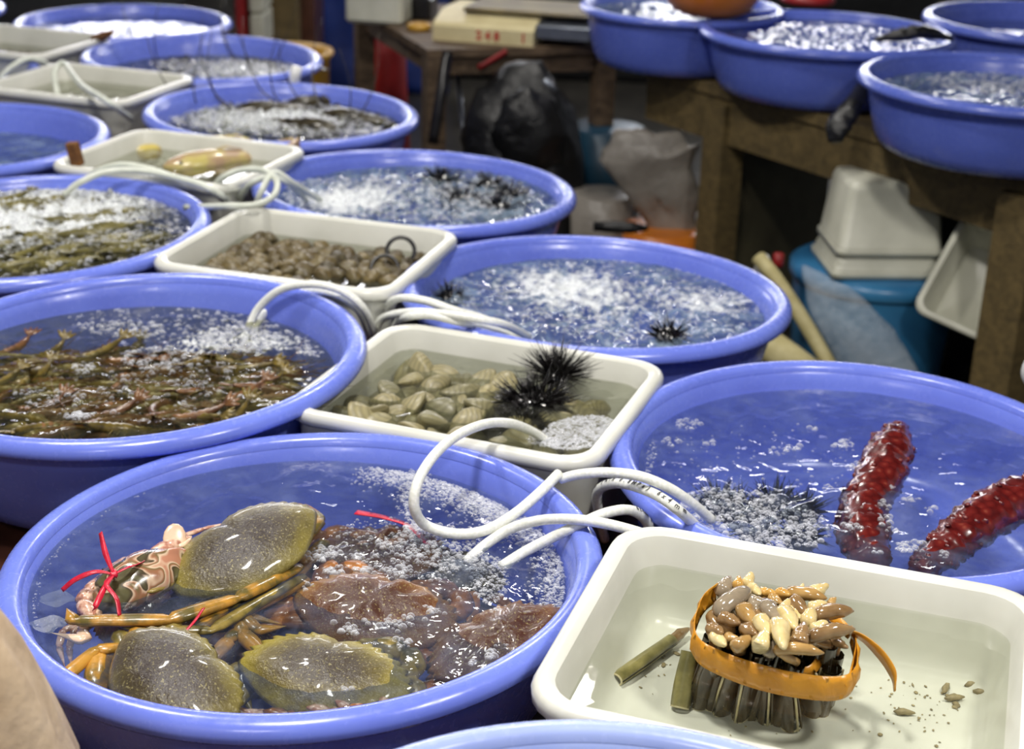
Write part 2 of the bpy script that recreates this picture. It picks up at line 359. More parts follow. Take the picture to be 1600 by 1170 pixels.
M['teal'] = simple('teal_plastic', (44, 104, 150), (58, 126, 172), 6, .3, sss=.1)
M['teal_dark'] = simple('dark_teal_plastic', (18, 52, 72), (26, 66, 88), 6, .4)
M['panel_black'] = simple('black_sheet', (5, 5, 6), (10, 10, 11), 6, .7, .4, 15, .01)
M['white_box'] = simple('off_white_plastic', (186, 186, 170), (206, 206, 190), 8, .35, sss=.1)
M['cream'] = simple('cream_scale_case', (198, 184, 140), (216, 204, 160), 10, .45)
M['scale_top'] = simple('brown_scale_pan', (96, 84, 60), (136, 122, 84), 12, .4)
M['steel'] = simple('dull_steel', (110, 116, 126), (140, 146, 156), 12, .3, metal=.6)
M['black_bag'] = simple('black_plastic_bag', (10, 10, 12), (20, 20, 22), 10, .42, .8, 18, .012)
M['white_bag'] = simple('white_plastic_bag', (128, 122, 114), (152, 146, 138), 6, .35, .8, 12, .015, sss=.1)
M['beige_bag'] = simple('beige_woven_bag', (170, 146, 116), (206, 184, 154), 12, .55, .6, 30, .006)
M['foam_pipe'] = simple('yellowed_foam_pipe', (176, 164, 112), (206, 196, 148), 20, .6)
M['white_matte'] = simple('white_plastic', (226, 226, 224), (242, 242, 240), 10, .3)
M['yellow'] = simple('yellow_plastic', (176, 132, 40), (196, 152, 56), 10, .4)
M['red_ink'] = simple('red_print', (176, 40, 36), (190, 52, 44), 20, .5)
M['lamp_metal'] = simple('lamp_enamel', (60, 62, 60), (80, 82, 80), 10, .4, metal=.3)
M['bulb'] = emission('lit_bulb', (255, 246, 228), 12)
M['tube_glow'] = emission('lit_tube', (250, 250, 255), 26)

# ------------------------------------------------------------------ setting
def struct(name, vf, mat, smooth=False): return tag(mk(name, vf, mat, None, smooth), kind='structure')
struct('floor', box(-5, 5, -1, 10, -.1, 0), M['concrete'])
struct('wall_back', box(-5, 5, 10, 10.1, 0, 3.2), M['wall'])
struct('ceiling', box(-5, 5, -1, 10, 3.2, 3.3), M['wall'])
# display platform (wooden board over a tarpaulin skirt)
POLY = [(-2.2, .35), (.95, .35), (.95, 1.45), (.62, 1.8), (.33, 2.3), (.03, 2.85), (-.28, 3.45), (-.55, 4.05), (-.7, 4.9), (-2.2, 5.1)]
ZP = .548
def prism(P, z0, z1):
    n = len(P); v = [(x, y, z0) for x, y in P]+[(x, y, z1) for x, y in P]
    return v, [tuple(range(n-1, -1, -1)), tuple(range(n, 2*n))]+[(i, (i+1) % n, n+(i+1) % n, n+i) for i in range(n)]
pl = empty('display_platform', (-.6, 2.6, 0), 'low wet reddish-brown board platform under the blue basins', 'platform')
mk('board', prism(POLY, ZP-.03, ZP), M['platform'], pl, False)
cx = np.mean([p[0] for p in POLY]); cy = np.mean([p[1] for p in POLY])
mk('skirt', prism([(cx+(x-cx)*.96, cy+(y-cy)*.97) for x, y in POLY], 0, ZP-.03), M['skirt'], pl, False)

# ------------------------------------------------------------------ basins
IN_PROF = [(0, -.148), (.205, -.148), (.232, -.143), (.247, -.128), (.256, -.10), (.266, -.06), (.275, -.025), (.2795, -.0125), (.2832, -.0085)]
LIP = [(.281, -.010), (.283, -.004), (.287, -.0005), (.293, .0008), (.300, -.0005), (.306, -.004), (.3095, -.010), (.310, -.016), (.308, -.0195), (.303, -.0205), (.297, -.019)]
OUT = [(.283, -.013), (.287, -.024), (.281, -.05), (.272, -.09), (.262, -.125), (.250, -.145), (.233, -.154), (.21, -.156), (.205, -.153)]
bowl_me = {}; rim_me = {}
def basin(label, cx, cy, dz, R, tx, ty, mat='blue', deep=1.0, base=.72, group='blue plastic basins'):
    k = (mat, deep)
    if k not in bowl_me:
        b = join(lathe([(r, z*deep if z < -.03 else z) for r, z in IN_PROF[1:]], 96, close_a=True), lathe([(r, z*deep if z < -.03 else z) for r, z in OUT], 96, close_b=True),
                 lathe([(.2832, -.0085), (.284, -.012), (.283, -.013)], 96))
        bowl_me[k] = mesh('bowl', *b, M[mat]); rim_me[k] = mesh('rim', *lathe(LIP+[(.283, -.013), (.281, -.010)], 96), M[mat])
    o = empty('plastic_basin', (cx, cy, base+dz), label, 'basin', group, rot=(ty, -tx, 0)); s = R/.31; o.scale = (s, s, s)
    link('bowl', bowl_me[k], o); link('rim', rim_me[k], o)
    return dict(cx=cx, cy=cy, z=base+dz, s=s, tx=tx, ty=ty, deep=deep)
def rin(z):
    zs = [p[1] for p in IN_PROF[1:]]; rs = [p[0] for p in IN_PROF[1:]]
    return np.interp(z, zs, rs)
def water(b, drop, mat, label, amp=.0012, scale=.04, churn=(), foam=(), nr=44, nt=144, seed=1, kind='water'):
    """churn/foam: (px-free) local (x, y, radius, strength) discs"""
    th = np.linspace(0, 2*PI, nt, endpoint=False); zw = b['z']-drop
    R = np.full(nt, .26*b['s'])
    for _ in range(5):
        zl = (zw-b['z']-R*(np.cos(th)*b['tx']+np.sin(th)*b['ty']))/b['s']
        R = rin(zl)*b['s']-.0012
    rr = np.linspace(0.02, 1, nr)
    X = (rr[:, None]*R[None]*np.cos(th)); Y = (rr[:, None]*R[None]*np.sin(th))
    edge = np.clip((1-rr)/.10, .25, 1)[:, None]
    A = np.full_like(X, amp); Fo = np.zeros_like(X)
    for x, y, rad, st in churn: A += st*np.exp(-((X-x)**2+(Y-y)**2)/(rad*rad))
    for x, y, rad, st in foam: Fo += st*np.exp(-(((X-x)**2+(Y-y)**2)/(rad*rad))**1.5)
    h = sines(X, Y, scale, 20, seed)*.5+sines(X, Y, scale*.4, 30, seed+1)*.35+np.abs(sines(X, Y, scale*.65, 24, seed+2))*.4-.3
    Z = np.clip(h*A*edge, -.02, .02)
    R3 = [np.stack([X[i]+b['cx'], Y[i]+b['cy'], Z[i]+zw], 1) for i in range(nr)]
    vf = rings(R3, True, False)
    o = mk('water', (vf[0], [q[::-1] for q in vf[1]]), M[mat]); a = o.data.attributes.new('foam', 'FLOAT', 'POINT')
    a.data.foreach_set('value', list(np.append(Fo.ravel(), Fo[0].mean())))
    tag(o, label, 'water', None, 'stuff'); return o
B = {}
B['A'] = basin('blue basin in the foreground holding the crabs and three air hoses', -.209, 1.386, -.002, .309, .030, -.003)
B['F'] = basin('blue basin at the left of the clam tray, brown prawns in bubbling water', -.512, 1.909, .012, .315, .030, .008)
B['B'] = basin('blue basin of frothing grey water right behind the clam tray', .126, 2.269, -.007, .307, -.019, -.03)
B['C'] = basin('blue basin of foamy water and black urchins behind the tray of brown clams', -.194, 2.828, -.005, .308, -.023, -.023)
B['D'] = basin('blue basin with foam-covered dark lobsters, second from the far end on the right', -.536, 3.415, -.002, .309, -.02, .002)
B['E'] = basin('blue basin with pinkish foam, long feelers and a white knob on its rim', -.831, 4.005, .004, .312, -.02, .004)
B['G'] = basin('blue basin at the right with the red sea cucumbers', .427, 1.671, -.007, .307, -.004, .014)
B['H'] = basin('blue basin at the left edge brimming with grey foam over olive prawns', -.832, 2.488, .003, .310, .018, .011)
B['L'] = basin('blue basin of calm water at the left edge behind the foaming one', -1.165, 3.10, 0, .312, 0, 0)
B['K'] = basin('blue basin showing only a sliver at the left edge, between two white trays', -1.50, 3.74, 0, .31, 0, 0)
B['J'] = basin('farthest blue basin at upper left with white reflections on its water', -1.16, 4.50, .004, .312, 0, 0)
B['M'] = basin('blue basin rim peeking in at the very top left corner', -1.88, 4.66, 0, .31, 0, 0)
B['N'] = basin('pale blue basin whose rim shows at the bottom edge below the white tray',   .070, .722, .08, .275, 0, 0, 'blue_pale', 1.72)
# bench basins
G2 = 'blue plastic basins'
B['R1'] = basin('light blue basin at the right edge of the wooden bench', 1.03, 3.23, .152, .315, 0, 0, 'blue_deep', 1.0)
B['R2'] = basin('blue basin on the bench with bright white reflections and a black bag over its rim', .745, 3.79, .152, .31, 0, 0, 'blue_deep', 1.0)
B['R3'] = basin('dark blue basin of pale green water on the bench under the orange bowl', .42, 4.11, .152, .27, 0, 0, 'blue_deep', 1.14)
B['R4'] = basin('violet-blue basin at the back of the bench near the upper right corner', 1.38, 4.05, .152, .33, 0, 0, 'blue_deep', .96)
def loc(b, px, py, drop):
    p = at(px, py, B[b]['z']-drop); return p[0]-B[b]['cx'], p[1]-B[b]['cy']
def spots(b, drop, L): return [(*loc(b, px, py, drop), r, st) for px, py, r, st in L]
water(B['A'], .027, 'water_clear', 'clear water in the crab basin, churned where the hoses bubble', .0009, .05, spots('A', .03, [(700, 870, .055, .004)]), spots('A', .03, [(700, 865, .045, .22)]), 60, 200, 3)
water(B['F'], .042, 'water_brown', 'bubbling water over the brown prawns', .0016, .045, spots('F', .042, [(370, 530, .08, .004)]), spots('F', .042, [(375, 530, .08, .48), (250, 545, .08, .34), (480, 540, .07, .3)]), 60, 200, 5)
water(B['B'], .042, 'water_murky', 'frothing grey-blue water in the basin behind the clam tray', .0028, .08, spots('B', .042, [(950, 470, .16, .004)]), spots('B', .042, [(960, 470, .20, .46), (1140, 470, .08, .36), (850, 440, .12, .3)]), 70, 240, 7)
water(B['C'], .035, 'water_murky', 'foamy water around the black urchins', .004, .04, spots('C', .035, [(620, 310, .12, .004)]), spots('C', .035, [(600, 300, .18, .50), (520, 320, .10, .4)]), 60, 200, 9)
water(B['D'], .04, 'water_brown', 'foaming water over the dark lobsters', .005, .04, spots('D', .04, [(400, 190, .14, .006)]), spots('D', .04, [(380, 185, .20, .60), (520, 190, .14, .4)]), 50, 180, 11)
water(B['E'], .05, 'water_brown', 'pinkish foaming water in the basin with the white knob', .004, .035, (), spots('E', .05, [(380, 108, .22, .55)]), 50, 160, 13)
water(B['G'], .028, 'water_clear', 'rippling blue water around the red sea cucumbers', .0012, .06, spots('G', .028, [(1180, 800, .07, .006)]), spots('G', .028, [(1170, 810, .08, .30), (1150, 740, .12, .14)]), 60, 200, 15)
water(B['H'], .018, 'water_brown', 'grey foam filling the basin at the left edge', .004, .035, spots('H', .018, [(120, 320, .16, .004)]), spots('H', .018, [(120, 315, .24, .62), (30, 360, .16, .4)]), 70, 220, 17)
water(B['L'], .06, 'water_murky', 'calm blue-grey water in the left basin', .001, .06, (), (), 36, 120, 19)
water(B['K'], .05, 'water_murky', 'water in the half hidden basin at the left edge', .001, .06, (), (), 24, 90, 20)
water(B['J'], .03, 'water_clear', 'mirror-bright water in the farthest basin', .0012, .07, (), spots('J', .03, [(60, 40, .12, .5)]), 36, 120, 21)
water(B['M'], .03, 'water_clear', 'water in the basin at the top left corner', .001, .06, (), (), 24, 90, 22)
water(B['N'], .02, 'water_clear', 'water at the brim of the pale basin at the bottom edge', .001, .04, (), [(0, .19, .06, .4)], 40, 120, 23)
water(B['R1'], .04, 'water_murky', 'bubbly grey water in the basin at the right end of the bench', .002, .05, (), spots('R1', .04, [(1560, 135, .14, .45), (1400, 125, .08, .35)]), 50, 160, 25)
water(B['R2'], .02, 'water_clear', 'rippled bright water in the basin under the black bag', .0028, .05, (), (), 50, 160, 27)
water(B['R3'], .02, 'water_murky', 'pale green water in the basin under the orange bowl', .0015, .05, (), (), 30, 100, 29)
water(B['R4'], .05, 'water_clear', 'water in the violet-blue back basin', .001, .05, (), (), 30, 100, 31)

# ------------------------------------------------------------------ trays
def tray(label, cx, cy, ang, z, L=.4143, Wd=.3506, floor_d=.09, D=None, mat='tray', group='white plastic trays'):
    hx, hy = L/2, Wd/2; D = D or (z-ZP-.0015)
    rows = [(.056, -floor_d), (.048, -floor_d+.002), (.040, -floor_d+.010), (.036, -floor_d+.024), (.027, -.03), (.0215, -.008), (.019, -.002), (.014, .0012), (.007, .0012), (.0025, -.001), (.0, -.006),
            (.0005, -.0145), (.003, -.0165), (.007, -.0150), (.010, -.022), (.022, -D+.03), (.028, -D+.008), (.036, -D)]
    R = [rrect(hx-i, hy-i, max(.052-i*.75, .018), zz) for i, zz in rows]
    o = empty('plastic_tray', (cx, cy, z), label, 'tray', group, rot=(0, 0, ang))
    k = 11
    link('tub', mesh('tub', *join(rings(R[:k-4], True, False), rings(R[13:], False, True)), M[mat]), o)
    link('rim', mesh('rim', *rings(R[k-5:14], False, False), M['tray_rim']), o)
    return dict(cx=cx, cy=cy, a=ang, z=z, hx=hx, hy=hy, fd=floor_d)
def tloc(t, u, v):  # tray-local to world
    c, s_ = math.cos(t['a']), math.sin(t['a']); return t['cx']+u*c-v*s_, t['cy']+u*s_+v*c
def tinv(t, x, y):
    c, s_ = math.cos(t['a']), math.sin(t['a']); dx, dy = x-t['cx'], y-t['cy']; return dx*c+dy*s_, -dx*s_+dy*c
def tray_water(t, drop, mat, label, amp=.0004, foam=(), seed=1):
    ins = np.interp(-drop, [-t['fd']+.024, -.03, -.008], [.036, .027, .0215])+.0012
    out = rrect(t['hx']-ins, t['hy']-ins, .032, 0, 9)[:, :2]; nr = 26
    P = [out*r for r in np.linspace(.03, 1, nr)]
    R3 = []; Fo = []
    for i, p in enumerate(P):
        z = sines(p[:, 0], p[:, 1], .05, 16, seed)*amp+sines(p[:, 0], p[:, 1], .018, 16, seed+1)*amp*.4
        fo = np.zeros(len(p))
        for u, v, rad, st in foam: fo += st*np.exp(-(((p[:, 0]-u)**2+(p[:, 1]-v)**2)/(rad*rad))**2)
        x, y = tloc(t, p[:, 0], p[:, 1]); R3.append(np.stack([x, y, z+t['z']-drop], 1)); Fo.append(fo)
    vf = rings(R3, True, False); o = mk('water', (vf[0], [q[::-1] for q in vf[1]]), M[mat]); a = o.data.attributes.new('foam', 'FLOAT', 'POINT')
    a.data.foreach_set('value', list(np.append(np.array(Fo).ravel(), 0)))
    return tag(o, label, 'water', None, 'stuff')
T1 = tray('large white tray in the right foreground with the taped bundle of razor clams', .261, 1.161, -.314, .765, D=.12)
T2 = tray('white tray in the middle with tan clams and black urchins', -.038, 1.826, -.353, .725)
T3 = tray('white tray of small brown clams with two black rings', -.334, 2.373, -.29, .731)
c4 = at(283, 243, .735); T4 = tray('white tray of yellowish fish under coiled hoses', c4[0], c4[1], -.33, .735, .40, .34)
c5 = at(155, 130, .735); T5 = tray('white tray of clear water with a hose hanging into it, at far left', c5[0]-.03, c5[1]+.02, -.33, .735, .40, .34)
c6 = at(55, 62, .74); T6 = tray('farthest white tray at the left edge with a brown crust in it', c6[0]-.06, c6[1], -.33, .74, .41, .35)
blk = mk('wooden_block', xf(box(-.1, .1, -.08, .08, 0, .765-.12-ZP, .004), TR((T1['cx'], T1['cy'], ZP), (0, 0, T1['a']))), M['wood_brown'], None, False)
tag(blk, 'dark wooden block propping up the large front tray from below', 'block')
f2 = tinv(T2, *at(905, 675, .69)[:2])
tray_water(T1, .030, 'water_tray', 'still clear water in the large front tray')
tray_water(T2, .028, 'water_grey', 'cloudy water in the clam tray, frothy at the hose end', .0006, [(*f2, .05, .55)], 4)
tray_water(T3, .036, 'water_grey', 'cloudy water over the brown clams', .0006, (), 6)
tray_water(T4, .032, 'water_grey', 'water over the yellowish fish', .0006, (), 7)
tray_water(T5, .035, 'water_grey', 'clear water in the far tray with the hanging hose', .0012, [(0, 0, .09, .2)], 8)
tray_water(T6, .045, 'water_grey', 'water in the farthest tray', .001, (), 9)

# ------------------------------------------------------------------ crabs
def outline(kind, n=84):
    if kind == 'round':
        Q = [(0, .60), (.16, .66), (.42, .64), (.70, .50), (.90, .28), (1.0, .02), (.90, -.16), (.66, -.38), (.40, -.54), (.18, -.58), (0, -.58)]
    elif kind == 'wide':
        Q = [(0, .52), (.2, .56), (.5, .50), (.78, .34), (.93, .16), (1.06, .02), (.86, -.10), (.60, -.34), (.36, -.46), (.15, -.47), (0, -.47)]
    Q = Q+[(-x, y) for x, y in Q[-2:0:-1]]
    P = catmull(np.array([(x, y, 0) for x, y in Q]+[(Q[0][0], Q[0][1], 0)]), 12)[:-1, :2]
    d = np.r_[0, np.cumsum(np.linalg.norm(np.roll(P, -1, 0)-P, axis=1))]; t = np.linspace(0, d[-1], n, endpoint=False)
    PP = np.vstack([P, P[:1]]); return np.stack([np.interp(t, d, PP[:, 0]), np.interp(t, d, PP[:, 1])], 1)
def carapace_mesh(W, kind, h, mat, teeth=.03, rough=.0, seed=0):
    n = 180; O = outline(kind, n); a = W/2
    front = np.clip((O[:, 1]-.02)*8, 0, 1)*np.clip((np.abs(O[:, 0])-.14)*10, .2, 1)
    saw = np.array([0, .35, 1, .85, .3])[np.arange(n) % 5]
    sc = 1+teeth*front*(saw*2-1)
    R = []
    for rho in (.08, .2, .34, .48, .62, .74, .84, .91, .96, 1.0):
        t = np.clip((rho-.86)/.14, 0, 1); o = O*(1+(sc-1)[:, None]*t)*rho
        z = h*(1-rho**2.6)**.75
        lobes = .10*h*(np.cos(o[:, 0]*6)*np.exp(-(o[:, 1]-.05)**2*9)+.8*np.exp(-((np.abs(o[:, 0])-.32)**2+(o[:, 1]-.15)**2)*22)-.9*np.exp(-((np.abs(o[:, 0])-.22)**2*60+(o[:, 1]+.15)**2*12)))*(1-rho)
        zz = z+lobes+rough*h*sines(o[:, 0], o[:, 1], .28, 20, seed)*(1-rho*.5)
        R.append(np.stack([o[:, 0]*a, o[:, 1]*a, zz], 1))
    for rho, z in ((.985, -.05*h), (.93, -.2*h), (.8, -.45*h), (.5, -.62*h), (.1, -.66*h)):
        o = O*rho; R.append(np.stack([o[:, 0]*a, o[:, 1]*a, np.full(n, z)], 1))
    v, f = rings(R); return mesh('carapace', v, f, mat)
def leg_path(P, R, k=5):
    """jointed leg: straight segments with swollen middles and narrow joints"""
    P = np.array(P, float); pts = []; rad = []
    for i in range(len(P)-1):
        r0, r1 = R[i], R[i+1]; last = i == len(P)-2
        prof = [(.0, .58), (.08, .82), (.30, .92), (.70, .98), (.92, .92), (.975, .62)] if not last else [(.0, .7), (.12, 1.0), (.45, .85), (.75, .55), (.93, .28), (1.0, .08)]
        for t, m in prof: pts.append(P[i]+(P[i+1]-P[i])*t); rad.append((r0+(r1-r0)*t)*m)
    return pts, rad
def leg(root, P, R, mat, name='leg', flat=.72):
    p, r = leg_path(P, R); return mk(name, tube(p, r, 8, flat*.85), mat, root)
def claw(root, P, R, mat, tipmat, palm, tip, side=1):
    """arm segments, then a swollen palm with a fixed finger; a movable finger as child part"""
    p, r = leg_path(list(P)+[P[-1]+np.array([1e-4, 0, 0])], list(R)+[R[-1]*.8]); p, r = p[:-6], r[:-6]
    a = np.array(P[-1], float); d = np.array(tip, float)-a; L = np.linalg.norm(d); d /= L
    w = np.cross(d, (0, 0, 1)); w /= np.linalg.norm(w)+1e-9; w *= side
    palmP = [a, a+d*L*.12, a+d*L*.32, a+d*L*.52, a+d*L*.72-w*palm*.25, a+d*L*.9-w*palm*.22, a+d*L]
    palmR = [palm*.45, palm*.85, palm*1.05, palm*.92, palm*.42, palm*.28, palm*.06]
    o = mk('claw', join(tube(p, r, 8, .8), tube(palmP, palmR, 10, .72)), mat, root)
    fp = [a+d*L*.50+w*palm*.55, a+d*L*.66+w*palm*.78, a+d*L*.84+w*palm*.45, a+d*L*.99+w*palm*.05]
    v, f = tube(fp, [palm*.30, palm*.36, palm*.25, palm*.05], 8, .8)
    link('finger', mesh('finger', np.array(v)-np.array(root.location), f, tipmat), o)
    return o
def eyes(root, Mw, W, mat):
    for s_ in (-1, 1):
        p = Mw @ Vector((s_*W*.09, W*.31, .002)); mk('eye', sphere(p, (.0032, .0032, .0034), 8, 6), M['rubber'], root)
def crab(label, c, W, yaw, tilt, kind, h, mat, legmat, teeth=.03, rough=0, legs=(), auto=(), seed=0, claws=(), autoclaw=()):
    root = empty('crab', c, label, 'crab', 'crabs in the foreground basin')
    R3 = (Euler((tilt[0], tilt[1], 0)).to_matrix() @ Euler((0, 0, yaw)).to_matrix()).to_euler()
    me = carapace_mesh(W, kind, h, mat, teeth, rough, seed); o = link('carapace', me, root, (0, 0, 0), R3)
    Mw = Matrix.Translation(Vector([float(q) for q in c])) @ R3.to_matrix().to_4x4()
    def w(x, y, z): return np.array(Mw @ Vector((x*W/2, y*W/2, z*h)))
    for s_, i in auto:
        y = .18-.17*i; ext = 1.0
        P = [w(s_*.55, y, -.45), w(s_*(1.02), y-.10, -.55), w(s_*(1.28), y-.18-.06*i, -.75), w(s_*(1.30), y-.55-.08*i, -1.0), w(s_*1.12, y-.85-.08*i, -1.25)]
        leg(root, P, [W*.075, W*.068, W*.055, W*.042, W*.02], legmat)
    for s_ in autoclaw:
        claw(root, [w(s_*.55, .25, -.4), w(s_*.92, .55, -.5), w(s_*.75, .78, -.4)], [W*.07, W*.08, W*.075], legmat, M['crab_tip'], W*.085, w(s_*.12, .80, -.5), -s_)
    for P, R, m in legs: leg(root, P, R, m)
    for P, R, m, tm, palm, tip, sd in claws: claw(root, P, R, m, tm, palm, tip, sd)
    eyes(root, Mw, W, mat)
    return root, w
def P(*a): return [at(x, y, z) for x, y, z in a]
lg, lo, lb = M['crab_leg'], M['crab_leg_olive'], M['crab_leg_brown']
# crab 1 (upper, largest, on top of the heap)
crab('olive crab on top of the heap, serrated edge towards the back rim', at(388, 862, .703), .178, math.radians(44), (math.radians(15), math.radians(-4)), 'round', .021, M['crab_olive'], lo, .022,
     legs=[(P((470, 885, .690), (370, 935, .697), (265, 968, .700), (115, 970, .702), (104, 950, .704)), [.009, .0095, .010, .0085, .003], lg),
           (P((475, 900, .684), (330, 985, .692), (230, 985, .692), (150, 968, .694)), [.008, .008, .007, .002], lo),
           (P((430, 905, .682), (352, 950, .690), (305, 985, .686), (232, 988, .686)), [.009, .009, .0075, .002], lg),
           (P((480, 905, .68), (372, 958, .684), (402, 985, .682), (448, 978, .684)), [.010, .0105, .008, .003], lg),
           (P((455, 860, .690), (500, 812, .694), (470, 792, .694), (440, 798, .690)), [.010, .0105, .008, .003], lg),
           (P((470, 880, .68), (508, 845, .684), (482, 880, .676), (458, 915, .672)), [.009, .0095, .007, .002], lg)],
     claws=[(P((300, 890, .684), (268, 905, .688)), [.009, .010], lo, M['crab_leg_olive'], .0115, at(228, 925, .694), 1)])
# crab 2 (lower left)
crab('round olive-brown crab at lower left of the heap', at(266, 1068, .701), .164, math.radians(-50), (math.radians(12), math.radians(0)), 'round', .021, M['crab_olive'], lo, .022, seed=2,
     legs=[(P((215, 1010, .688), (150, 1015, .694), (98, 1060, .690), (112, 1082, .684)), [.007, .008, .0085, .003], lg),
           (P((205, 1035, .676), (158, 1020, .688), (150, 1075, .684), (166, 1098, .674)), [.010, .0125, .0135, .005], lg),
           (P((240, 1060, .682), (186, 990, .692), (205, 1045, .684)), [.008, .0105, .008], lo),
           (P((262, 1040, .684), (212, 985, .694), (236, 1030, .688)), [.009, .011, .009], lg),
           (P((330, 1030, .68), (358, 1000, .684), (368, 985, .68), (380, 1010, .67)), [.009, .009, .007, .003], lg),
           (P((350, 1060, .68), (378, 1040, .676), (385, 1080, .67), (376, 1105, .664)), [.009, .009, .008, .003], lo)],
     claws=[(P((300, 1000, .688), (285, 985, .69)), [.008, .009], lo, lg, .010, at(240, 975, .694), 1)])
# crab 3 (bottom centre)
crab('yellow-olive crab under rippling water, at the bottom middle of the basin', at(505, 1062, .682), .168, math.radians(-12), (math.radians(11), math.radians(2)), 'round', .020, M['crab_yellow'], lo, .05, seed=3, rough=.03,
     auto=[(1, 1), (1, 2)],
     legs=[(P((420, 1030, .675), (378, 990, .682), (372, 960, .682), (440, 975, .676)), [.010, .0105, .009, .004], lg),
           (P((600, 1060, .672), (650, 1068, .674), (655, 1092, .668), (620, 1100, .664)), [.010, .011, .009, .004], lo),
           (P((430, 1060, .67), (388, 1055, .668), (380, 1090, .664), (394, 1110, .66)), [.009, .009, .008, .003], lo)], autoclaw=[1])
# brown crabs
crab('rusty brown crab in the centre of the basin, bubbles floating on it', at(584, 962, .678), .176, math.radians(-16), (math.radians(10), 0), 'round', .022, M['crab_brown'], lb, .05, .10, auto=[(1, 0), (1, 1), (1, 2), (-1, 0), (-1, 1), (-1, 2)], autoclaw=[-1, 1], seed=4)
crab('rough brown crab half under the right side of the basin rim', at(788, 1010, .676), .160, math.radians(34), (math.radians(8), math.radians(-3)), 'round', .022, M['crab_brown'], lb, .06, .13, auto=[(1, 0), (1, 1), (-1, 1), (-1, 2), (-1, 0)], autoclaw=[-1], seed=5)
crab('brown crab behind the others, mostly under foam near the hose ends', at(590, 872, .668), .155, math.radians(8), (math.radians(8), 0), 'round', .022, M['crab_brown'], lb, .05, .12, auto=[(1, 1), (1, 2), (-1, 1), (-1, 0)], autoclaw=[-1], seed=6)
crab('greenish dark crab sunk below the hose ends in the churned water', at(700, 900, .645), .13, math.radians(-20), (0, 0), 'round', .022, M['crab_olive'], lb, .05, .1, auto=[(1, 1), (-1, 1)], seed=9)
# swimming crab
pk, tp = M['crab_pink'], M['crab_tip']
croot, cw = crab('pink swimming crab with marbled shell tied with a red ribbon, at the left', at(212, 912, .690), .128, math.radians(46), (math.radians(10), math.radians(-4)), 'wide', .024, M['crab_camo'], pk, .03, seed=7,
     legs=[(P((235, 880, .686), (262, 862, .692), (285, 838, .694), (318, 826, .694), (380, 812, .694)), [.006, .007, .005, .0035, .001], pk),
           (P((150, 965, .680), (98, 985, .680), (92, 1010, .672), (102, 1045, .664)), [.005, .005, .004, .001], pk),
           (P((160, 970, .680), (116, 985, .680), (108, 1012, .672), (112, 1045, .664)), [.005, .005, .004, .001], pk),
           (P((150, 960, .690), (128, 985, .690), (132, 1000, .69), (78, 988, .688)), [.006, .007, .008, .001], tp)],
     claws=[(P((160, 905, .698), (205, 878, .702), (235, 868, .702)), [.010, .011, .010], pk, tp, .0105, at(300, 838, .702), 1),
            (P((170, 900, .690), (140, 925, .694), (128, 940, .694)), [.009, .010, .009], pk, tp, .0095, at(152, 972, .694), -1)])
mk('paddle', xf(sphere((0, 0, 0), (.0125, .017, .0022), 14, 8), TR(at(273, 842, .706), (math.radians(50), .2, .3))), tp, croot)
# ribbons
def strip(P, w, th=.0009, up=(0, 0, 1), k=6, tw=0):
    C = catmull(P, k); T = np.gradient(C, axis=0); T /= np.linalg.norm(T, axis=1)[:, None]; R = []
    ws = np.array(w) if hasattr(w, '__len__') else np.array([w, w]); W_ = np.interp(np.linspace(0, 1, len(C)), np.linspace(0, 1, len(ws)), ws)
    for i in range(len(C)):
        u = np.array(up, float); u -= T[i]*(u@T[i]); u /= np.linalg.norm(u)+1e-9; sd = np.cross(T[i], u)
        an = tw*i/len(C); sd2 = sd*math.cos(an)+u*math.sin(an); u2 = -sd*math.sin(an)+u*math.cos(an)
        R.append([C[i]+sd2*W_[i]/2+u2*th/2, C[i]-sd2*W_[i]/2+u2*th/2, C[i]-sd2*W_[i]/2-u2*th/2, C[i]+sd2*W_[i]/2-u2*th/2])
    return rings([np.array(r) for r in R])
rb = empty('ribbon', at(178, 896, .712), 'thin red plastic ribbon knotted around the pink swimming crab', 'ribbon')
K = (178, 897, .717)
for q in ([K, (165, 865, .726), (157, 832, .736)], [K, (150, 893, .722), (118, 905, .716), (97, 922, .706)], [K, (165, 915, .718), (150, 945, .710), (146, 952, .704)],
          [K, (166, 912, .718), (182, 935, .716), (187, 962, .706)], [K, (200, 886, .720), (218, 880, .716), (232, 872, .708)]):
    mk('strand', strip(P(*q), [.003, .006, .0045], tw=.8), M['red_ribbon'], rb)
mk('knot', lumpy(sphere(at(*K), (.0045, .0045, .004), 10, 8), .0008, .004), M['red_ribbon'], rb)
def ribbon(label, q, w=.004):
    return tag(mk('ribbon', strip(P(*q), w, .001, tw=.5), M['red_ribbon']), label, 'ribbon')
ribbon('curved red plastic strip between the two olive crabs', [(208, 990, .704), (240, 1000, .706), (275, 996, .706), (300, 975, .712), (318, 950, .712)], .0035)
ribbon('red strip floating by the hose loop in the crab basin', [(556, 800, .691), (600, 808, .691), (640, 822, .690), (668, 850, .688)], .010)
ribbon('red strip lying against the front wall below the yellow-olive crab', [(385, 1143, .686), (430, 1140, .688), (492, 1134, .687)], .010)
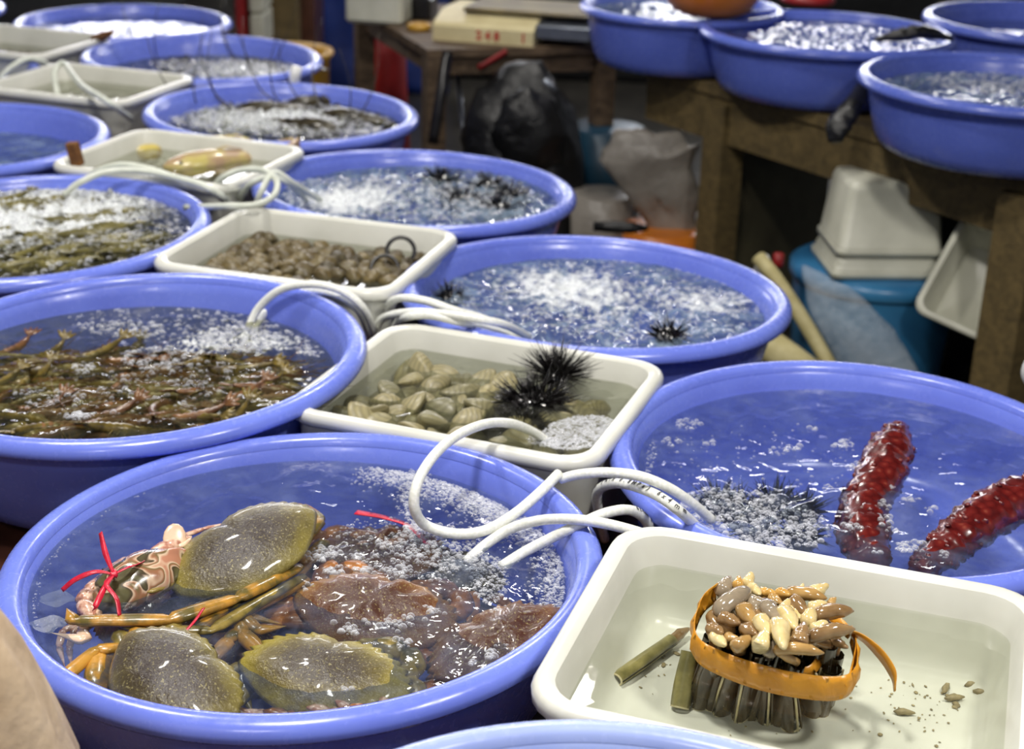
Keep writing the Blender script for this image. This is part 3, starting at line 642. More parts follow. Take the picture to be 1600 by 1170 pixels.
# pile of small pink-white claws along the front wall
for i in range(30):
    px = random.uniform(330, 640); py = 1128-((px-330)/310)*8+random.uniform(-16, 6)
    if px > 520: py -= (px-520)*.17
    q = at(px, py, .684+random.uniform(-.006, .003)); a = random.uniform(0, PI)
    d = np.array([math.cos(a), math.sin(a), random.uniform(-.2, .2)])*random.uniform(.008, .013)
    o = mk('crab_leg_piece', lumpy(tube([q-d, q-d*.3, q+d*.4, q+d], [.003, .0062, .0052, .0012], 7, .7), .0006, .006, i), M['white_shell'] if i % 4 else M['crab_leg_brown'])
    tag(o, 'pinkish white crab leg piece in the heap along the front wall of the crab basin', 'crab leg', 'crab leg pieces along the front wall')
# hidden rubble that carries the upper crabs: smaller crabs lower in the basin
for i, (px, py, z, yw) in enumerate([(330, 960, .632, 20), (400, 1040, .625, -30), (560, 1000, .622, 60), (220, 960, .622, 100), (690, 975, .60, 10), (480, 930, .598, 50)]):
    crab(['dark brown crab buried below the top olive crab', 'dark brown crab buried between the two front crabs', 'dark brown crab buried under the yellow-olive crab', 'dark brown crab buried under the pink swimming crab', 'dark brown crab buried between the two rusty brown crabs', 'dark brown crab buried deep in the middle of the heap'][i], at(px, py, z), .14, math.radians(yw), (0, 0), 'round', .03, M['crab_brown'], lb, .04, .06, auto=[(1, 1), (-1, 1)], seed=20+i)
for i in range(3):
    q = at(*[(72, 975), (85, 935), (130, 1080)][i], .692-.004*i)
    v, f = rings([np.array([(math.cos(t)*r*(1+.25*math.sin(3*t+i)), math.sin(t)*r*.8, .004*math.sin(2.3*t+r*300)*r*40) for t in np.linspace(0, 2*PI, 20, endpoint=False)]) for r in (.003, .008, .013, .017)], True, False)
    tag(mk('plastic_scrap', (np.array(v)+q, f), M['clear_film']), ['crumpled clear plastic scrap left of the pink crab', 'small clear plastic scrap near the left wall, above the crumpled one', 'clear plastic scrap sunk by the lower left wall'][i], 'plastic scrap')

# ------------------------------------------------------------------ bubbles
def hemi(n=7, m=3):
    R = []
    for t in np.linspace(.08, 1, m+1)[1:]:
        a = t*PI/2; b = np.linspace(0, 2*PI, n, endpoint=False)
        R.append(np.stack([np.sin(a)*np.cos(b), np.sin(a)*np.sin(b), np.full(n, np.cos(a))], 1))
    return rings(R, True, False)
HV, HF = hemi(); HV = np.array(HV); HV[-1] = (0, 0, 1); HF = [tuple(q) for q in HF]
def bubbles(label, L, flat=.8):
    V = []; F = []; n = 0
    for x, y, z, r in L:
        V.append(HV*np.array([r, r, r*flat])+(x, y, z-.0002)); F += [tuple(i+n for i in q) for q in HF]; n += len(HV)
    return tag(mk('bubbles', (np.vstack(V), F), M['bubble']), label, 'bubbles', None, 'stuff')
def scatter(L, Z, cx, cy, rx, ry, n, r0, r1, rot=0, inside=None):
    for _ in range(n):
        t = random.uniform(0, 2*PI); q = math.sqrt(random.random()); u = q*math.cos(t)*rx; v = q*math.sin(t)*ry
        px = cx+u*math.cos(rot)-v*math.sin(rot); py = cy+u*math.sin(rot)+v*math.cos(rot)
        p = at(px, py, Z)
        if inside and math.hypot(p[0]-B[inside]['cx'], p[1]-B[inside]['cy']) > .262: continue
        L.append((p[0], p[1], Z, 1.15*r0*(r1/r0)**(random.random()**1.6)))
def band(L, Z, pts, width, n, r0, r1, inside=None):
    C = catmull([(a, b, 0) for a, b in pts], 10)
    for _ in range(n):
        c = C[random.randrange(len(C))]; px = c[0]+random.gauss(0, width); py = c[1]+random.gauss(0, width*.55)
        p = at(px, py, Z)
        if inside and math.hypot(p[0]-B[inside]['cx'], p[1]-B[inside]['cy']) > .270: continue
        L.append((p[0], p[1], Z, r0*(r1/r0)**(random.random()**1.7)))
Z = B['A']['z']-.0265
L = []
for c in [(607, 968, 38, 15, 70), (568, 944, 14, 8, 22), (547, 985, 16, 8, 26), (628, 1005, 14, 9, 24), (505, 866, 30, 11, 60), (527, 892, 18, 8, 30), (570, 888, 14, 7, 20), (620, 890, 16, 8, 26), (672, 952, 18, 7, 24), (782, 960, 26, 9, 50), (812, 984, 10, 7, 14), (766, 1022, 12, 8, 16), (536, 1070, 22, 9, 36), (488, 918, 16, 7, 16), (575, 930, 10, 8, 12), (645, 926, 14, 8, 18), (775, 992, 8, 5, 8), (486, 1038, 3, 2, 2), (830, 970, 8, 4, 8), (740, 1035, 8, 5, 8), (600, 850, 12, 6, 14), (556, 868, 14, 7, 14)]:
    scatter(L, Z, *c[:4], c[4], .0011, .0042, 0, 'A')
scatter(L, Z, 600, 920, 120, 70, 60, .0008, .0035, 0, 'A')
bubbles('clusters of larger bubbles floating over the brown crabs', L)
L = []
def ringband(L, b, Z, a0, a1, r, w, n, r0, r1):
    for _ in range(n):
        a = math.radians(random.uniform(a0, a1)+6*math.sin(_)); q = min(r-abs(random.gauss(0, w))+.004, r+.006)
        L.append((B[b]['cx']+q*math.cos(a), B[b]['cy']+q*math.sin(a), Z, r0*(r1/r0)**(random.random()**1.6)))
ringband(L, 'A', Z, -30, 30, .266, .016, 1300, .0009, .0026)
ringband(L, 'A', Z, 22, 78, .256, .020, 2600, .0009, .0026)
band(L, Z, [(655, 735), (640, 780), (655, 830)], 9, 600, .0009, .0024, 'A')
scatter(L, Z, 770, 795, 70, 16, 500, .0008, .0018, .2, 'A'); scatter(L, Z, 690, 780, 60, 10, 90, .0005, .0014, 0, 'A')
bubbles('froth of fine bubbles along the back right wall of the crab basin', L)
L = []
scatter(L, Z, 690, 855, 75, 36, 750, .0007, .0032, .2, 'A'); scatter(L, Z, 765, 905, 30, 38, 420, .0006, .0024, 0, 'A'); scatter(L, Z, 600, 830, 80, 22, 160, .0007, .0026, 0, 'A'); scatter(L, Z+.002, 640, 880, 90, 30, 200, .0008, .003, 0, 'A')
bubbles('churned bubbles where the hoses end in the crab basin', L)
L = []
band(L, Z, [(60, 1010), (52, 960), (60, 910), (100, 850), (200, 780), (330, 735), (430, 715), (520, 708)], 3, 260, .0005, .0015, 'A')
bubbles('thin line of bubbles along the left wall of the crab basin', L)
Z = B['G']['z']-.027; L = []
for c in [(1318, 695, 18, 9, 40), (1380, 758, 20, 8, 30), (1395, 745, 12, 6, 14), (1425, 780, 14, 5, 16), (1455, 795, 9, 5, 8), (1380, 790, 14, 8, 20), (1380, 812, 14, 8, 20), (1332, 806, 10, 7, 10), (1424, 855, 28, 9, 40), (1330, 823, 18, 6, 20), (1240, 700, 14, 6, 20), (1215, 705, 16, 7, 24), (1075, 662, 20, 9, 40), (1050, 690, 14, 7, 20), (1110, 692, 10, 6, 12), (1420, 618, 9, 4, 8), (1395, 828, 10, 5, 10), (1477, 866, 10, 6, 10), (1345, 730, 20, 9, 26), (1290, 760, 10, 5, 8), (1492, 843, 8, 4, 8), (1272, 670, 8, 3, 6), (1370, 860, 8, 5, 6)]:
    scatter(L, Z, *c[:4], c[4], .001, .0042, 0, 'G')
bubbles('clusters of bubbles floating around the red sea cucumbers', L)
L = []
scatter(L, Z, 1180, 810, 120, 42, 1300, .0007, .0038, .2, 'G'); scatter(L, Z, 1010, 700, 16, 40, 160, .0006, .002, 0, 'G'); scatter(L, Z, 1200, 720, 160, 60, 160, .0005, .002, 0, 'G')
bubbles('churned bubbles in the left part of the sea cucumber basin', L)
Z = B['F']['z']-.040; L = []
for c in [(370, 530, 60, 22, 500), (430, 500, 120, 30, 350), (200, 515, 60, 12, 140), (140, 510, 20, 6, 30), (160, 470, 50, 6, 40), (250, 560, 60, 18, 240), (130, 575, 18, 10, 50), (120, 650, 22, 6, 60), (500, 540, 40, 18, 160), (60, 620, 40, 16, 40), (240, 500, 140, 30, 220), (300, 585, 130, 24, 120), (200, 620, 180, 40, 130)]:
    scatter(L, Z, *c[:4], c[4], .0010, .0042, 0, 'F')
bubbles('bubbles scattered over the brown prawn basin', L)
Z = B['B']['z']-.038; L = []
scatter(L, Z, 960, 470, 260, 62, 1400, .0010, .0038, .05, 'B')
bubbles('froth of bubbles in the basin behind the clam tray', L)
Z = B['C']['z']-.031; L = []
scatter(L, Z, 620, 310, 180, 34, 1300, .0012, .0050, .05, 'C'); scatter(L, Z, 760, 300, 70, 26, 160, .002, .006, .05, 'C')
bubbles('froth of bubbles around the black urchins', L)
Z = B['H']['z']-.014; L = []
scatter(L, Z, 130, 335, 200, 50, 1500, .0012, .0050, 0, 'H'); scatter(L, Z, 100, 400, 180, 40, 260, .0015, .006, -.1, 'H')
bubbles('thick grey froth in the left edge basin', L)
Z = B['D']['z']-.036; L = []
scatter(L, Z, 430, 185, 180, 28, 1100, .0018, .0070, .05, 'D')
bubbles('froth of pale bubbles over the dark lobsters', L)
Z = B['E']['z']-.047; L = []
scatter(L, Z, 370, 108, 130, 14, 700, .002, .007, .05, 'E')
bubbles('pinkish froth in the far basin with long feelers', L)
Z = B['R1']['z']-.037; L = []
scatter(L, Z, 1540, 130, 90, 16, 240, .002, .006, .05, 'R1'); scatter(L, Z, 1420, 120, 70, 14, 60, .002, .006, .05, 'R1')
bubbles('bubbles in the basin at the right end of the bench', L)
Z = T2['z']-.0278; L = []
scatter(L, Z, 905, 676, 62, 26, 2200, .0009, .0022, -.15); scatter(L, Z, 850, 690, 26, 8, 160, .0008, .003, .1)
def trayclip(L, t, m=.03): return [b for b in L if abs(tinv(t, b[0], b[1])[0]) < t['hx']-m and abs(tinv(t, b[0], b[1])[1]) < t['hy']-m]
bubbles('fine froth in the front right corner of the clam tray', trayclip(L, T2))
Z = B['N']['z']-.02; L = []
for _ in range(160):
    a = random.gauss(PI/2, .5); r = random.uniform(.19, .232); L.append((B['N']['cx']+r*math.cos(a), B['N']['cy']+r*math.sin(a), Z, random.uniform(.0012, .004)))
bubbles('bubbles at the brim of the pale basin at the bottom edge', L)

# ------------------------------------------------------------------ hoses
def hose(label, pts, r=.0058, mat='hose', k=9, group=None, print_at=None):
    C = catmull(P(*pts), k)
    o = empty('air_hose', C[0], label, 'hose', group) if print_at else None
    m = mk('hose_tube' if o else 'air_hose', tube(C, r, 10), M[mat], o)
    if not o: tag(m, label, 'hose', group)
    else:
        s0, s1, text, size, off = print_at
        D = np.r_[0, np.cumsum(np.linalg.norm(np.diff(C, axis=0), axis=1))]; T = np.gradient(C, axis=0)
        n = len(text); V = []; 
        for i, ch in enumerate(text):
            if ch == ' ': continue
            d = D[-1]*(s0+(s1-s0)*(i+.5)/n); p = np.array([np.interp(d, D, C[:, q]) for q in range(3)]); t = np.array([np.interp(d, D, T[:, q]) for q in range(3)]); t /= np.linalg.norm(t)
            nrm = np.array([0, 0, CAM_H])-p; nrm = np.array([0, -.55, .83]); nrm -= t*(nrm@t); nrm /= np.linalg.norm(nrm); u = np.cross(nrm, t)
            cu = bpy.data.curves.new('print', 'FONT'); cu.body = ch; cu.size = size; cu.align_x = 'CENTER'; cu.align_y = 'CENTER'; cu.extrude = .0001; cu.resolution_u = 2; cu.offset = .0002
            to = bpy.data.objects.new('t', cu); COL.objects.link(to)
            to.matrix_world = Matrix(((t[0], u[0], nrm[0], p[0]+nrm[0]*r*1.02), (t[1], u[1], nrm[1], p[1]+nrm[1]*r*1.02), (t[2], u[2], nrm[2], p[2]+nrm[2]*r*1.02), (0, 0, 0, 1)))
            V.append(to)
        bpy.context.view_layer.update(); dg = bpy.context.evaluated_depsgraph_get(); parts = []
        for to in V:
            me = bpy.data.meshes.new_from_object(to.evaluated_get(dg)); mw = np.array(to.matrix_world)
            v = np.array([vv.co[:] for vv in me.vertices]) @ mw[:3, :3].T+mw[:3, 3]; parts.append((v, [tuple(pp.vertices) for pp in me.polygons]))
            bpy.data.meshes.remove(me)
        for to in V: cu = to.data; bpy.data.objects.remove(to); bpy.data.curves.remove(cu)
        mk('printed_text', join(*parts), M['ink'], o, False)
    return o or m
hose('white hose looping from the urchin tray down over the crab basin water', [(852, 688, .693), (835, 676, .712), (800, 662, .742), (760, 662, .760), (715, 680, .772), (678, 712, .772), (652, 755, .760), (648, 795, .735), (668, 822, .708), (715, 834, .700), (760, 828, .706), (805, 802, .722), (845, 768, .735), (873, 740, .742)])
hose('white hose arching over the gap into the sea cucumber basin', [(876, 748, .735), (905, 741, .745), (950, 738, .755), (1000, 744, .758), (1045, 762, .745), (1080, 785, .722), (1112, 812, .690)])
hose('white hose crossing over the rim, ending in the crab basin farthest left', [(728, 878, .683), (760, 850, .695), (800, 825, .712), (850, 812, .728), (905, 812, .738), (955, 820, .738), (1010, 835, .725), (1060, 850, .690)])
hose('white hose with black print, ending in the crab basin right of its neighbour', [(782, 886, .685), (820, 862, .696), (862, 840, .712), (900, 822, .728), (945, 802, .736), (985, 797, .728), (1010, 815, .700), (1020, 850, .66)], print_at=(.66, .88, '6x4mm 8.0', .0075, 0))
hose('white hose with black print, looping over the left rim of the sea cucumber basin', [(945, 842, .60), (935, 800, .66), (934, 768, .70), (955, 756, .722), (985, 758, .737), (1025, 773, .742), (1060, 797, .735), (1088, 822, .700)], print_at=(.30, .86, '6x4mm (AIR 0.8MPa) 6x4mm', .0080, 0))
GH = 'air hoses between the farther basins'
hose('pale hose of the arching pair behind the prawn basin, the upper one', [(388, 512, .682), (405, 480, .712), (440, 452, .745), (490, 444, .762), (535, 455, .755), (568, 482, .730), (584, 520, .68), (588, 545, .63)], .006)
hose('pale hose of the arching pair behind the prawn basin, the lower one', [(395, 514, .680), (425, 478, .705), (470, 455, .735), (520, 458, .742), (556, 480, .728), (574, 515, .68), (578, 545, .63)], .006)
hose('pale hose running from the gap into the frothing basin, the upper one', [(600, 520, .60), (606, 480, .70), (625, 466, .735), (665, 470, .745), (710, 485, .735), (760, 500, .712), (815, 530, .672)], .006)
hose('pale hose running from the gap into the frothing basin, the middle one', [(586, 530, .60), (595, 500, .70), (635, 488, .735), (690, 490, .745), (745, 498, .742), (790, 508, .725), (825, 526, .676)], .006)
hose('pale hose curling close to the back corner of the clam tray', [(610, 530, .60), (625, 500, .715), (665, 492, .74), (715, 502, .735), (770, 515, .71), (812, 535, .668)], .006)
hf = 'hose_far'
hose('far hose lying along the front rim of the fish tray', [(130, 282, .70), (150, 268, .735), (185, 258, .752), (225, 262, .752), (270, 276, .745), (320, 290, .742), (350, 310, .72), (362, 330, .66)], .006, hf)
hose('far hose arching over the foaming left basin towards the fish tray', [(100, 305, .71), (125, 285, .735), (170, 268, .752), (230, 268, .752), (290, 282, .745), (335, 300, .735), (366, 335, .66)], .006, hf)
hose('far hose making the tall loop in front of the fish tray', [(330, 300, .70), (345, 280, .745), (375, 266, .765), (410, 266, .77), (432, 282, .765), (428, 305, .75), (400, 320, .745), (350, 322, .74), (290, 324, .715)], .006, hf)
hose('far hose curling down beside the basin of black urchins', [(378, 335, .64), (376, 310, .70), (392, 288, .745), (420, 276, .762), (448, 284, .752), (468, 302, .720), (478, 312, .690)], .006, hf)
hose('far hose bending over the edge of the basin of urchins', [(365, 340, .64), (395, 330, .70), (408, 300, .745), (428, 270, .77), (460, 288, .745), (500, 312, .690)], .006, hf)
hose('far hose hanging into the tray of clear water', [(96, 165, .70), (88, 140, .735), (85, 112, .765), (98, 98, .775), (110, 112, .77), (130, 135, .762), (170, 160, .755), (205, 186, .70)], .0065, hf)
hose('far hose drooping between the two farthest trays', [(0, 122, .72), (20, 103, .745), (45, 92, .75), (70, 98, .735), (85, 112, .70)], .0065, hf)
# ------------------------------------------------------------------ clams
def clam_mesh(name, sx, sy, sz, mat):
    n = 22; th = np.linspace(0, 2*PI, n, endpoint=False); R = []
    ox = np.cos(th)*(1+.06*np.cos(2*th)); oy = np.sin(th)*(1-.12*np.cos(th*1+.3))
    for sgn, rr in ((1, (.12, .35, .58, .78, .92, 1.0)), (-1, (.985, .93, .78, .5, .15))):
        for rho in rr:
            cx_, cy_ = (1-rho)*.12, -(1-rho)*.42
            z = sgn*(sz*(1-rho**2.1)**.62+sz*.25*math.exp(-((rho-.25)**2)*12)*(1 if rho < .9 else 0))
            if rho >= .98: z = sgn*.0006
            R.append(np.stack([(ox*rho+cx_)*sx, (oy*rho+cy_)*sy, np.full(n, z)], 1))
    return mesh(name, *rings(R), mat)
CL = [clam_mesh('clam', .0265, .0190, .0100, M['clam']), clam_mesh('clam', .0245, .0185, .0105, M['clam']), clam_mesh('clam', .0285, .0180, .0090, M['clam'])]
CB = [clam_mesh('clam', .0165, .0130, .0085, M['clam_brown']), clam_mesh('clam', .0150, .0125, .0090, M['clam_brown'])]
def zone(u, v, rg):
    a = (u-rg[0])/(rg[1]-rg[0]); b = (v-rg[2])/(rg[3]-rg[2])
    return ('back' if b > .66 else 'front' if b < .33 else 'middle')+' '+('left' if a < .33 else 'right' if a > .66 else 'centre')
def pile(t, meshes, region, step, z0, layers, dz, label, group, tilt=.55, jit=.28, hidden=1, sc=1.0):
    low = []
    for ly in range(layers):
        off = step*.5*(ly % 2); u = region[0]+off
        while u < region[1]-off*.3:
            v = region[2]+off
            while v < region[3]-off*.3:
                uu, vv = u+random.uniform(-jit, jit)*step, v+random.uniform(-jit, jit)*step
                uu = min(max(uu, -t['hx']+.058), t['hx']-.058); vv = min(max(vv, -t['hy']+.056), t['hy']-.056)
                x, y = tloc(t, uu, vv); s_ = random.uniform(.88, 1.12)*sc; L_ = (x, y, z0+ly*dz+random.uniform(-.15, .15)*dz)
                ro = (random.uniform(-tilt, tilt), random.uniform(-tilt, tilt), random.uniform(0, 2*PI)); me = random.choice(meshes)
                if ly < hidden:
                    vv_ = [q.co[:] for q in me.vertices]; low.append(xf((vv_, [tuple(q.vertices) for q in me.polygons]), TR(L_, ro, s_)))
                else:
                    o = link('clam', me, None, L_, ro); o.scale = (s_, s_, s_*random.uniform(.95, 1.1))
                    z_ = zone(uu, vv, region); tag(o, label % z_, 'clam', group+', '+z_)
                v += step*.84
            u += step
    if low: tag(mk('clam_bed', join(*low), meshes[0].materials[0]), 'clams buried at the bottom: '+group, 'clams', None, 'stuff')
fz = T2['z']-T2['fd']
pile(T2, CL, (-.150, .014, -.120, .105), .041, fz+.013, 4, .0132, 'tan clam in the %s of the heap left of the urchins', 'tan clams left of the urchins', hidden=2, sc=1.12, tilt=.85)
pile(T2, CL, (.075, .152, -.115, .115), .041, fz+.013, 3, .016, 'tan clam in the %s of the patch right of the urchins', 'tan clams right of the urchins', sc=1.1, hidden=2)
fz3 = T3['z']-T3['fd']
pile(T3, CB, (-.145, .15, -.02, .12), .029, fz3+.010, 5, .011, 'brown clam in the %s of the back heap in the ring tray', 'small brown clams', hidden=4, sc=1.15)
pile(T3, CB, (-.145, .02, -.12, -.02), .029, fz3+.010, 5, .011, 'brown clam in the %s of the front heap in the ring tray', 'small brown clams at the front', hidden=4, sc=1.15)
# black rings and squid in tray 3
def torus(c, R, r, rot, n=36, m=10):
    a = np.linspace(0, 2*PI, n, endpoint=False); Rg = []
    for t in a:
        cc = np.array([R*math.cos(t), R*math.sin(t), 0]); b = np.linspace(0, 2*PI, m, endpoint=False)
        Rg.append(cc+r*(np.cos(b)[:, None]*np.array([math.cos(t), math.sin(t), 0])+np.sin(b)[:, None]*np.array([0, 0, 1.])))
    v, f = rings(Rg, False, False); n_ = m
    f += [((n-1)*m+j, (n-1)*m+(j+1) % m, (j+1) % m, j) for j in range(m)]
    return xf((v, f), TR(c, rot))
def add(name, vf, mat, label, cat, group=None, smooth=True): return tag(mk(name, vf, M[mat], None, smooth), label, cat, group)
add('black_ring', torus(at(626, 392, .712), .023, .0035, (math.radians(58), math.radians(-20), .2)), 'rubber', 'black ring standing upright over the brown clams, the higher of two', 'ring')
add('black_ring', torus(at(601, 419, .700), .022, .0033, (math.radians(48), math.radians(20), -.3)), 'rubber', 'black ring leaning beside the pink squid, the lower of two', 'ring')
q0, q1, q2, q3 = P((450, 428, .664), (500, 422, .672), (550, 416, .674), (590, 424, .668))
sq = empty('squid', q0, 'pale pink squid lying below the brown clams in the white tray', 'squid')
mk('mantle', tube(catmull([q0, q1, q2, q3], 5), np.interp(np.linspace(0, 1, 16), [0, .1, .5, .85, 1], [.006, .020, .030, .024, .006]), 14, .75), M['squid'], sq)
for s_ in (-.012, -.004, .004, .012): mk('arm', tube([q3+(0, s_, 0), q3+(.02, s_*1.4, .002), q3+(.036, s_*2, -.003)], [.004, .003, .001], 6), M['squid'], sq)

# ------------------------------------------------------------------ sea urchins
def urchin(label, c, r, L, n, seed, group=None, upbias=.0, sp=.0011, ax=(1, 1, .8)):
    rg = np.random.default_rng(seed); root = empty('sea_urchin', (c[0], c[1], c[2]), label, 'sea urchin', group)
    mk('body', lumpy(sphere(c, (r*ax[0], r*ax[1], r*ax[2]), 18, 12), .0006, .01, seed), M['urchin'], root)
    parts = []
    for i in range(n):
        d = rg.normal(size=3); d /= np.linalg.norm(d)
        if d[2] < -.25: d[2] = -d[2]*.6; 
        d[2] += upbias; d /= np.linalg.norm(d)
        bend = rg.normal(size=3)*.12; l = L*rg.uniform(.55, 1.1)
        p0 = np.array(c)+d*np.array(ax)*r*.9; p1 = p0+(d+bend)*l*.5; p2 = p0+(d+bend*1.3)*l
        parts.append(tube([p0, p1, p2], [sp, sp*.7, sp*.12], 4))
    o = mk('spines', join(*parts), M['urchin'], root); o['kind'] = 'stuff'
    return root
urchin('large black urchin lying in the middle of the clam tray, glossy spines', at(835, 632, .690), .024, .034, 320, 1, ax=(1.4, 1, .7), sp=.0013)
urchin('black urchin leaning on the back of the large one, spines pointing up', at(868, 590, .700), .018, .046, 240, 2, upbias=.25, sp=.0010)
urchin('black urchin submerged at the front wall of the clam tray', at(812, 668, .678), .020, .024, 160, 3, ax=(1.4, 1, .6), sp=.0012)
for i, (px, py) in enumerate([(760, 300), (800, 315), (720, 322), (690, 290), (780, 335)]):
    urchin(['black urchin in the middle of the five in foam', 'black urchin at the right end of the five in foam', 'black urchin at the left of the five in foam', 'black urchin farthest back of the five in foam', 'black urchin nearest the front rim of the foamy basin'][i], at(px, py, .664), .032, .024, 110, 10+i, sp=.0022)
urchin('dark urchin at the front of the frothing basin, just breaking the surface', at(1045, 528, .668), .022, .022, 80, 20, sp=.0016)
urchin('dark urchin against the left wall of the frothing basin', at(702, 470, .664), .018, .022, 80, 21, sp=.0016)
for i, (px, py) in enumerate([(1150, 800), (1210, 790), (1180, 830), (1250, 800), (1250, 840), (1120, 790)]):
    urchin(['dark urchin below the bubbles, leftmost but one in the sea cucumber basin', 'dark urchin below the bubbles, back row, middle of its cluster', 'dark urchin below the bubbles, front row, left one', 'dark urchin next to the red sea cucumber, back row', 'dark urchin next to the red sea cucumber, front row', 'dark urchin right under the hose ends, leftmost of its cluster'][i], at(px, py, .648+.003*(i % 3)), .022, .022, 110, 30+i, sp=.0011)

# ------------------------------------------------------------------ sea cucumbers
def cucumber(label, pts, R, seed):
    C = catmull(P(*pts), 12); n = len(C); t = np.linspace(0, 1, n); rad = np.interp(t, np.linspace(0, 1, len(R)), R)
    rg = np.random.default_rng(seed)
    v, f = tube(C, rad, 26, .85); v = np.array(v); N_ = n*26
    cc = np.repeat(C, 26, axis=0); d = v[:N_]-cc; d /= np.linalg.norm(d, axis=1)[:, None]+1e-9
    h = np.maximum(sines(v[:N_, 0]+v[:N_, 2], v[:N_, 1]-v[:N_, 2], .020, 14, seed), -.3)*.0022+sines(v[:N_, 0], v[:N_, 1]+v[:N_, 2], .009, 14, seed+1)*.0008
    v[:N_] += d*h[:, None]
    root = empty('sea_cucumber', C[0], label, 'sea cucumber'); mk('body', (v, f), M['cucumber'], root)
    parts = []
    for i in range(90):
        k = rg.integers(1, n-1); j = rg.integers(0, 26); p = v[k*26+j]; dd = d[k*26+j]; l = rg.uniform(.0015, .0035)
        parts.append(tube([p-dd*.001, p+dd*l*.5, p+dd*l], [.0042, .0032, .0008], 6))
    o = mk('papillae', join(*parts), M['cucumber'], root); o['kind'] = 'stuff'
    return root
cucumber('red knobbly sea cucumber lying away from the viewer in the middle of its basin', [(1402, 672, .686), (1390, 705, .688), (1375, 745, .680), (1352, 790, .668), (1348, 835, .664), (1362, 880, .664)], [.014, .027, .029, .028, .029, .030, .020], 1)
cucumber('red knobbly sea cucumber slanting to the right frame edge', [(1432, 893, .668), (1465, 868, .672), (1510, 830, .680), (1560, 795, .686), (1625, 765, .686)], [.012, .020, .026, .029, .026], 2)

# ------------------------------------------------------------------ prawns and lobsters
def prawn_geo(L=.11, r=.0085, bend=.5, seed=0, feel=.10):
    t = np.linspace(0, 1, 19); a = t*bend*PI
    C = np.stack([L*np.sin(a)/(bend*PI), L*(1-np.cos(a))/(bend*PI), 0*t], 1)
    rad = np.interp(t, [0, .05, .2, .4, .7, .9, 1], [.10, .5, 1.0, .95, .75, .45, .22])*r
    rad[5:17] *= 1+.10*np.array([1, -1]*6)
    body = tube(C, rad, 9, 1.15)
    tail = []
    e = C[-1]; d = (C[-1]-C[-2]); d /= np.linalg.norm(d)
    for s_ in (-.7, -.25, .25, .7):
        dd = np.array([d[0]*math.cos(s_)-d[1]*math.sin(s_), d[0]*math.sin(s_)+d[1]*math.cos(s_), 0])
        tail.append(tube([e-d*.003, e+dd*.010, e+dd*.020], [.0015, .0042, .0015], 6, .25))
    fl = [tube([C[0], C[0]+np.array([-feel*.3, s_*.01, .004]), C[0]+np.array([-feel*.7, s_*.03, .002]), C[0]+np.array([-feel, s_*.055, 0])], [.0006, .0005, .0004, .0003], 4) for s_ in (-1, 1)]
    lg_ = [tube([C[k], C[k]+np.array([-.002, s_*.009, -.004]), C[k]+np.array([.001, s_*.016, -.009])], [.0011, .0009, .0004], 4) for k in (4, 6, 8) for s_ in (-1, 1)]
    return join(body, *tail, *fl, *lg_)
PM = [mesh('prawn', *prawn_geo(.085, .0072, b, 0, .07), m) for b in (.12, .25, .4) for m in (M['prawn'], M['prawn_red'])]
PG = [mesh('prawn', *prawn_geo(.085, .0078, b, 0, .07), M['prawn_green']) for b in (.12, .3)]
def bed(b, label, mat, cx_, cy_, rx, ry, z0, h, seed):
    n, m = 40, 16; R = []
    for rho in np.linspace(.04, 1, m):
        a = np.linspace(0, 2*PI, n*2, endpoint=False); x = rho*rx*np.cos(a); y = rho*ry*np.sin(a)
        R.append(np.stack([x+cx_, y+cy_, z0+h*(1-rho**3)+.004*sines(x, y, .03, 14, seed)*(1-rho**4)], 1))
    return tag(mk('seaweed', rings(R), M[mat]), label, 'seaweed', None, 'stuff')
def prawns(b, meshes, region, zt, layers, n, label, group, base_z):
    for i in range(n):
        for _ in range(50):
            px, py = random.uniform(region[0], region[2]), random.uniform(region[1], region[3])
            ly = i*layers//n; z = zt-(layers-1-ly)*.017+random.uniform(-.004, .002); p = at(px, py, z)
            if math.hypot(p[0]-B[b]['cx'], p[1]-B[b]['cy']) < .215: break
        a = random.choice([0, PI])+random.gauss(.12, .38)
        o = link('prawn', random.choice(meshes), None, p-np.array([math.cos(a), math.sin(a), 0])*.04, (random.uniform(-.6, .6), random.uniform(-.1, .1), a)); z_ = ('back' if p[1] > B[b]['cy']+.02 else 'front' if p[1] < B[b]['cy']-.12 else 'middle')+' '+('left' if p[0] < B[b]['cx']-.07 else 'right' if p[0] > B[b]['cx']+.08 else 'centre'); tag(o, label % z_, 'prawn', group+', '+z_)
bq = B['F']; bed('F', 'brown weed bed filling the basin below the brown prawns', 'weed', bq['cx'], bq['cy']-.035, .238, .20, .575, .085, 3)
prawns('F', PM, (0, 556, 490, 680), .680, 2, 205, 'brown prawn in the %s of the heap in the left middle basin', 'brown prawns', .57)
bq = B['H']; bed('H', 'olive weed bed filling the basin below the olive prawns', 'weed', bq['cx'], bq['cy']-.01, .238, .22, .575, .108, 4)
prawns('H', PG, (0, 300, 270, 445), .704, 2, 90, 'olive prawn in the %s of the foamy left edge basin', 'olive prawns', .57)
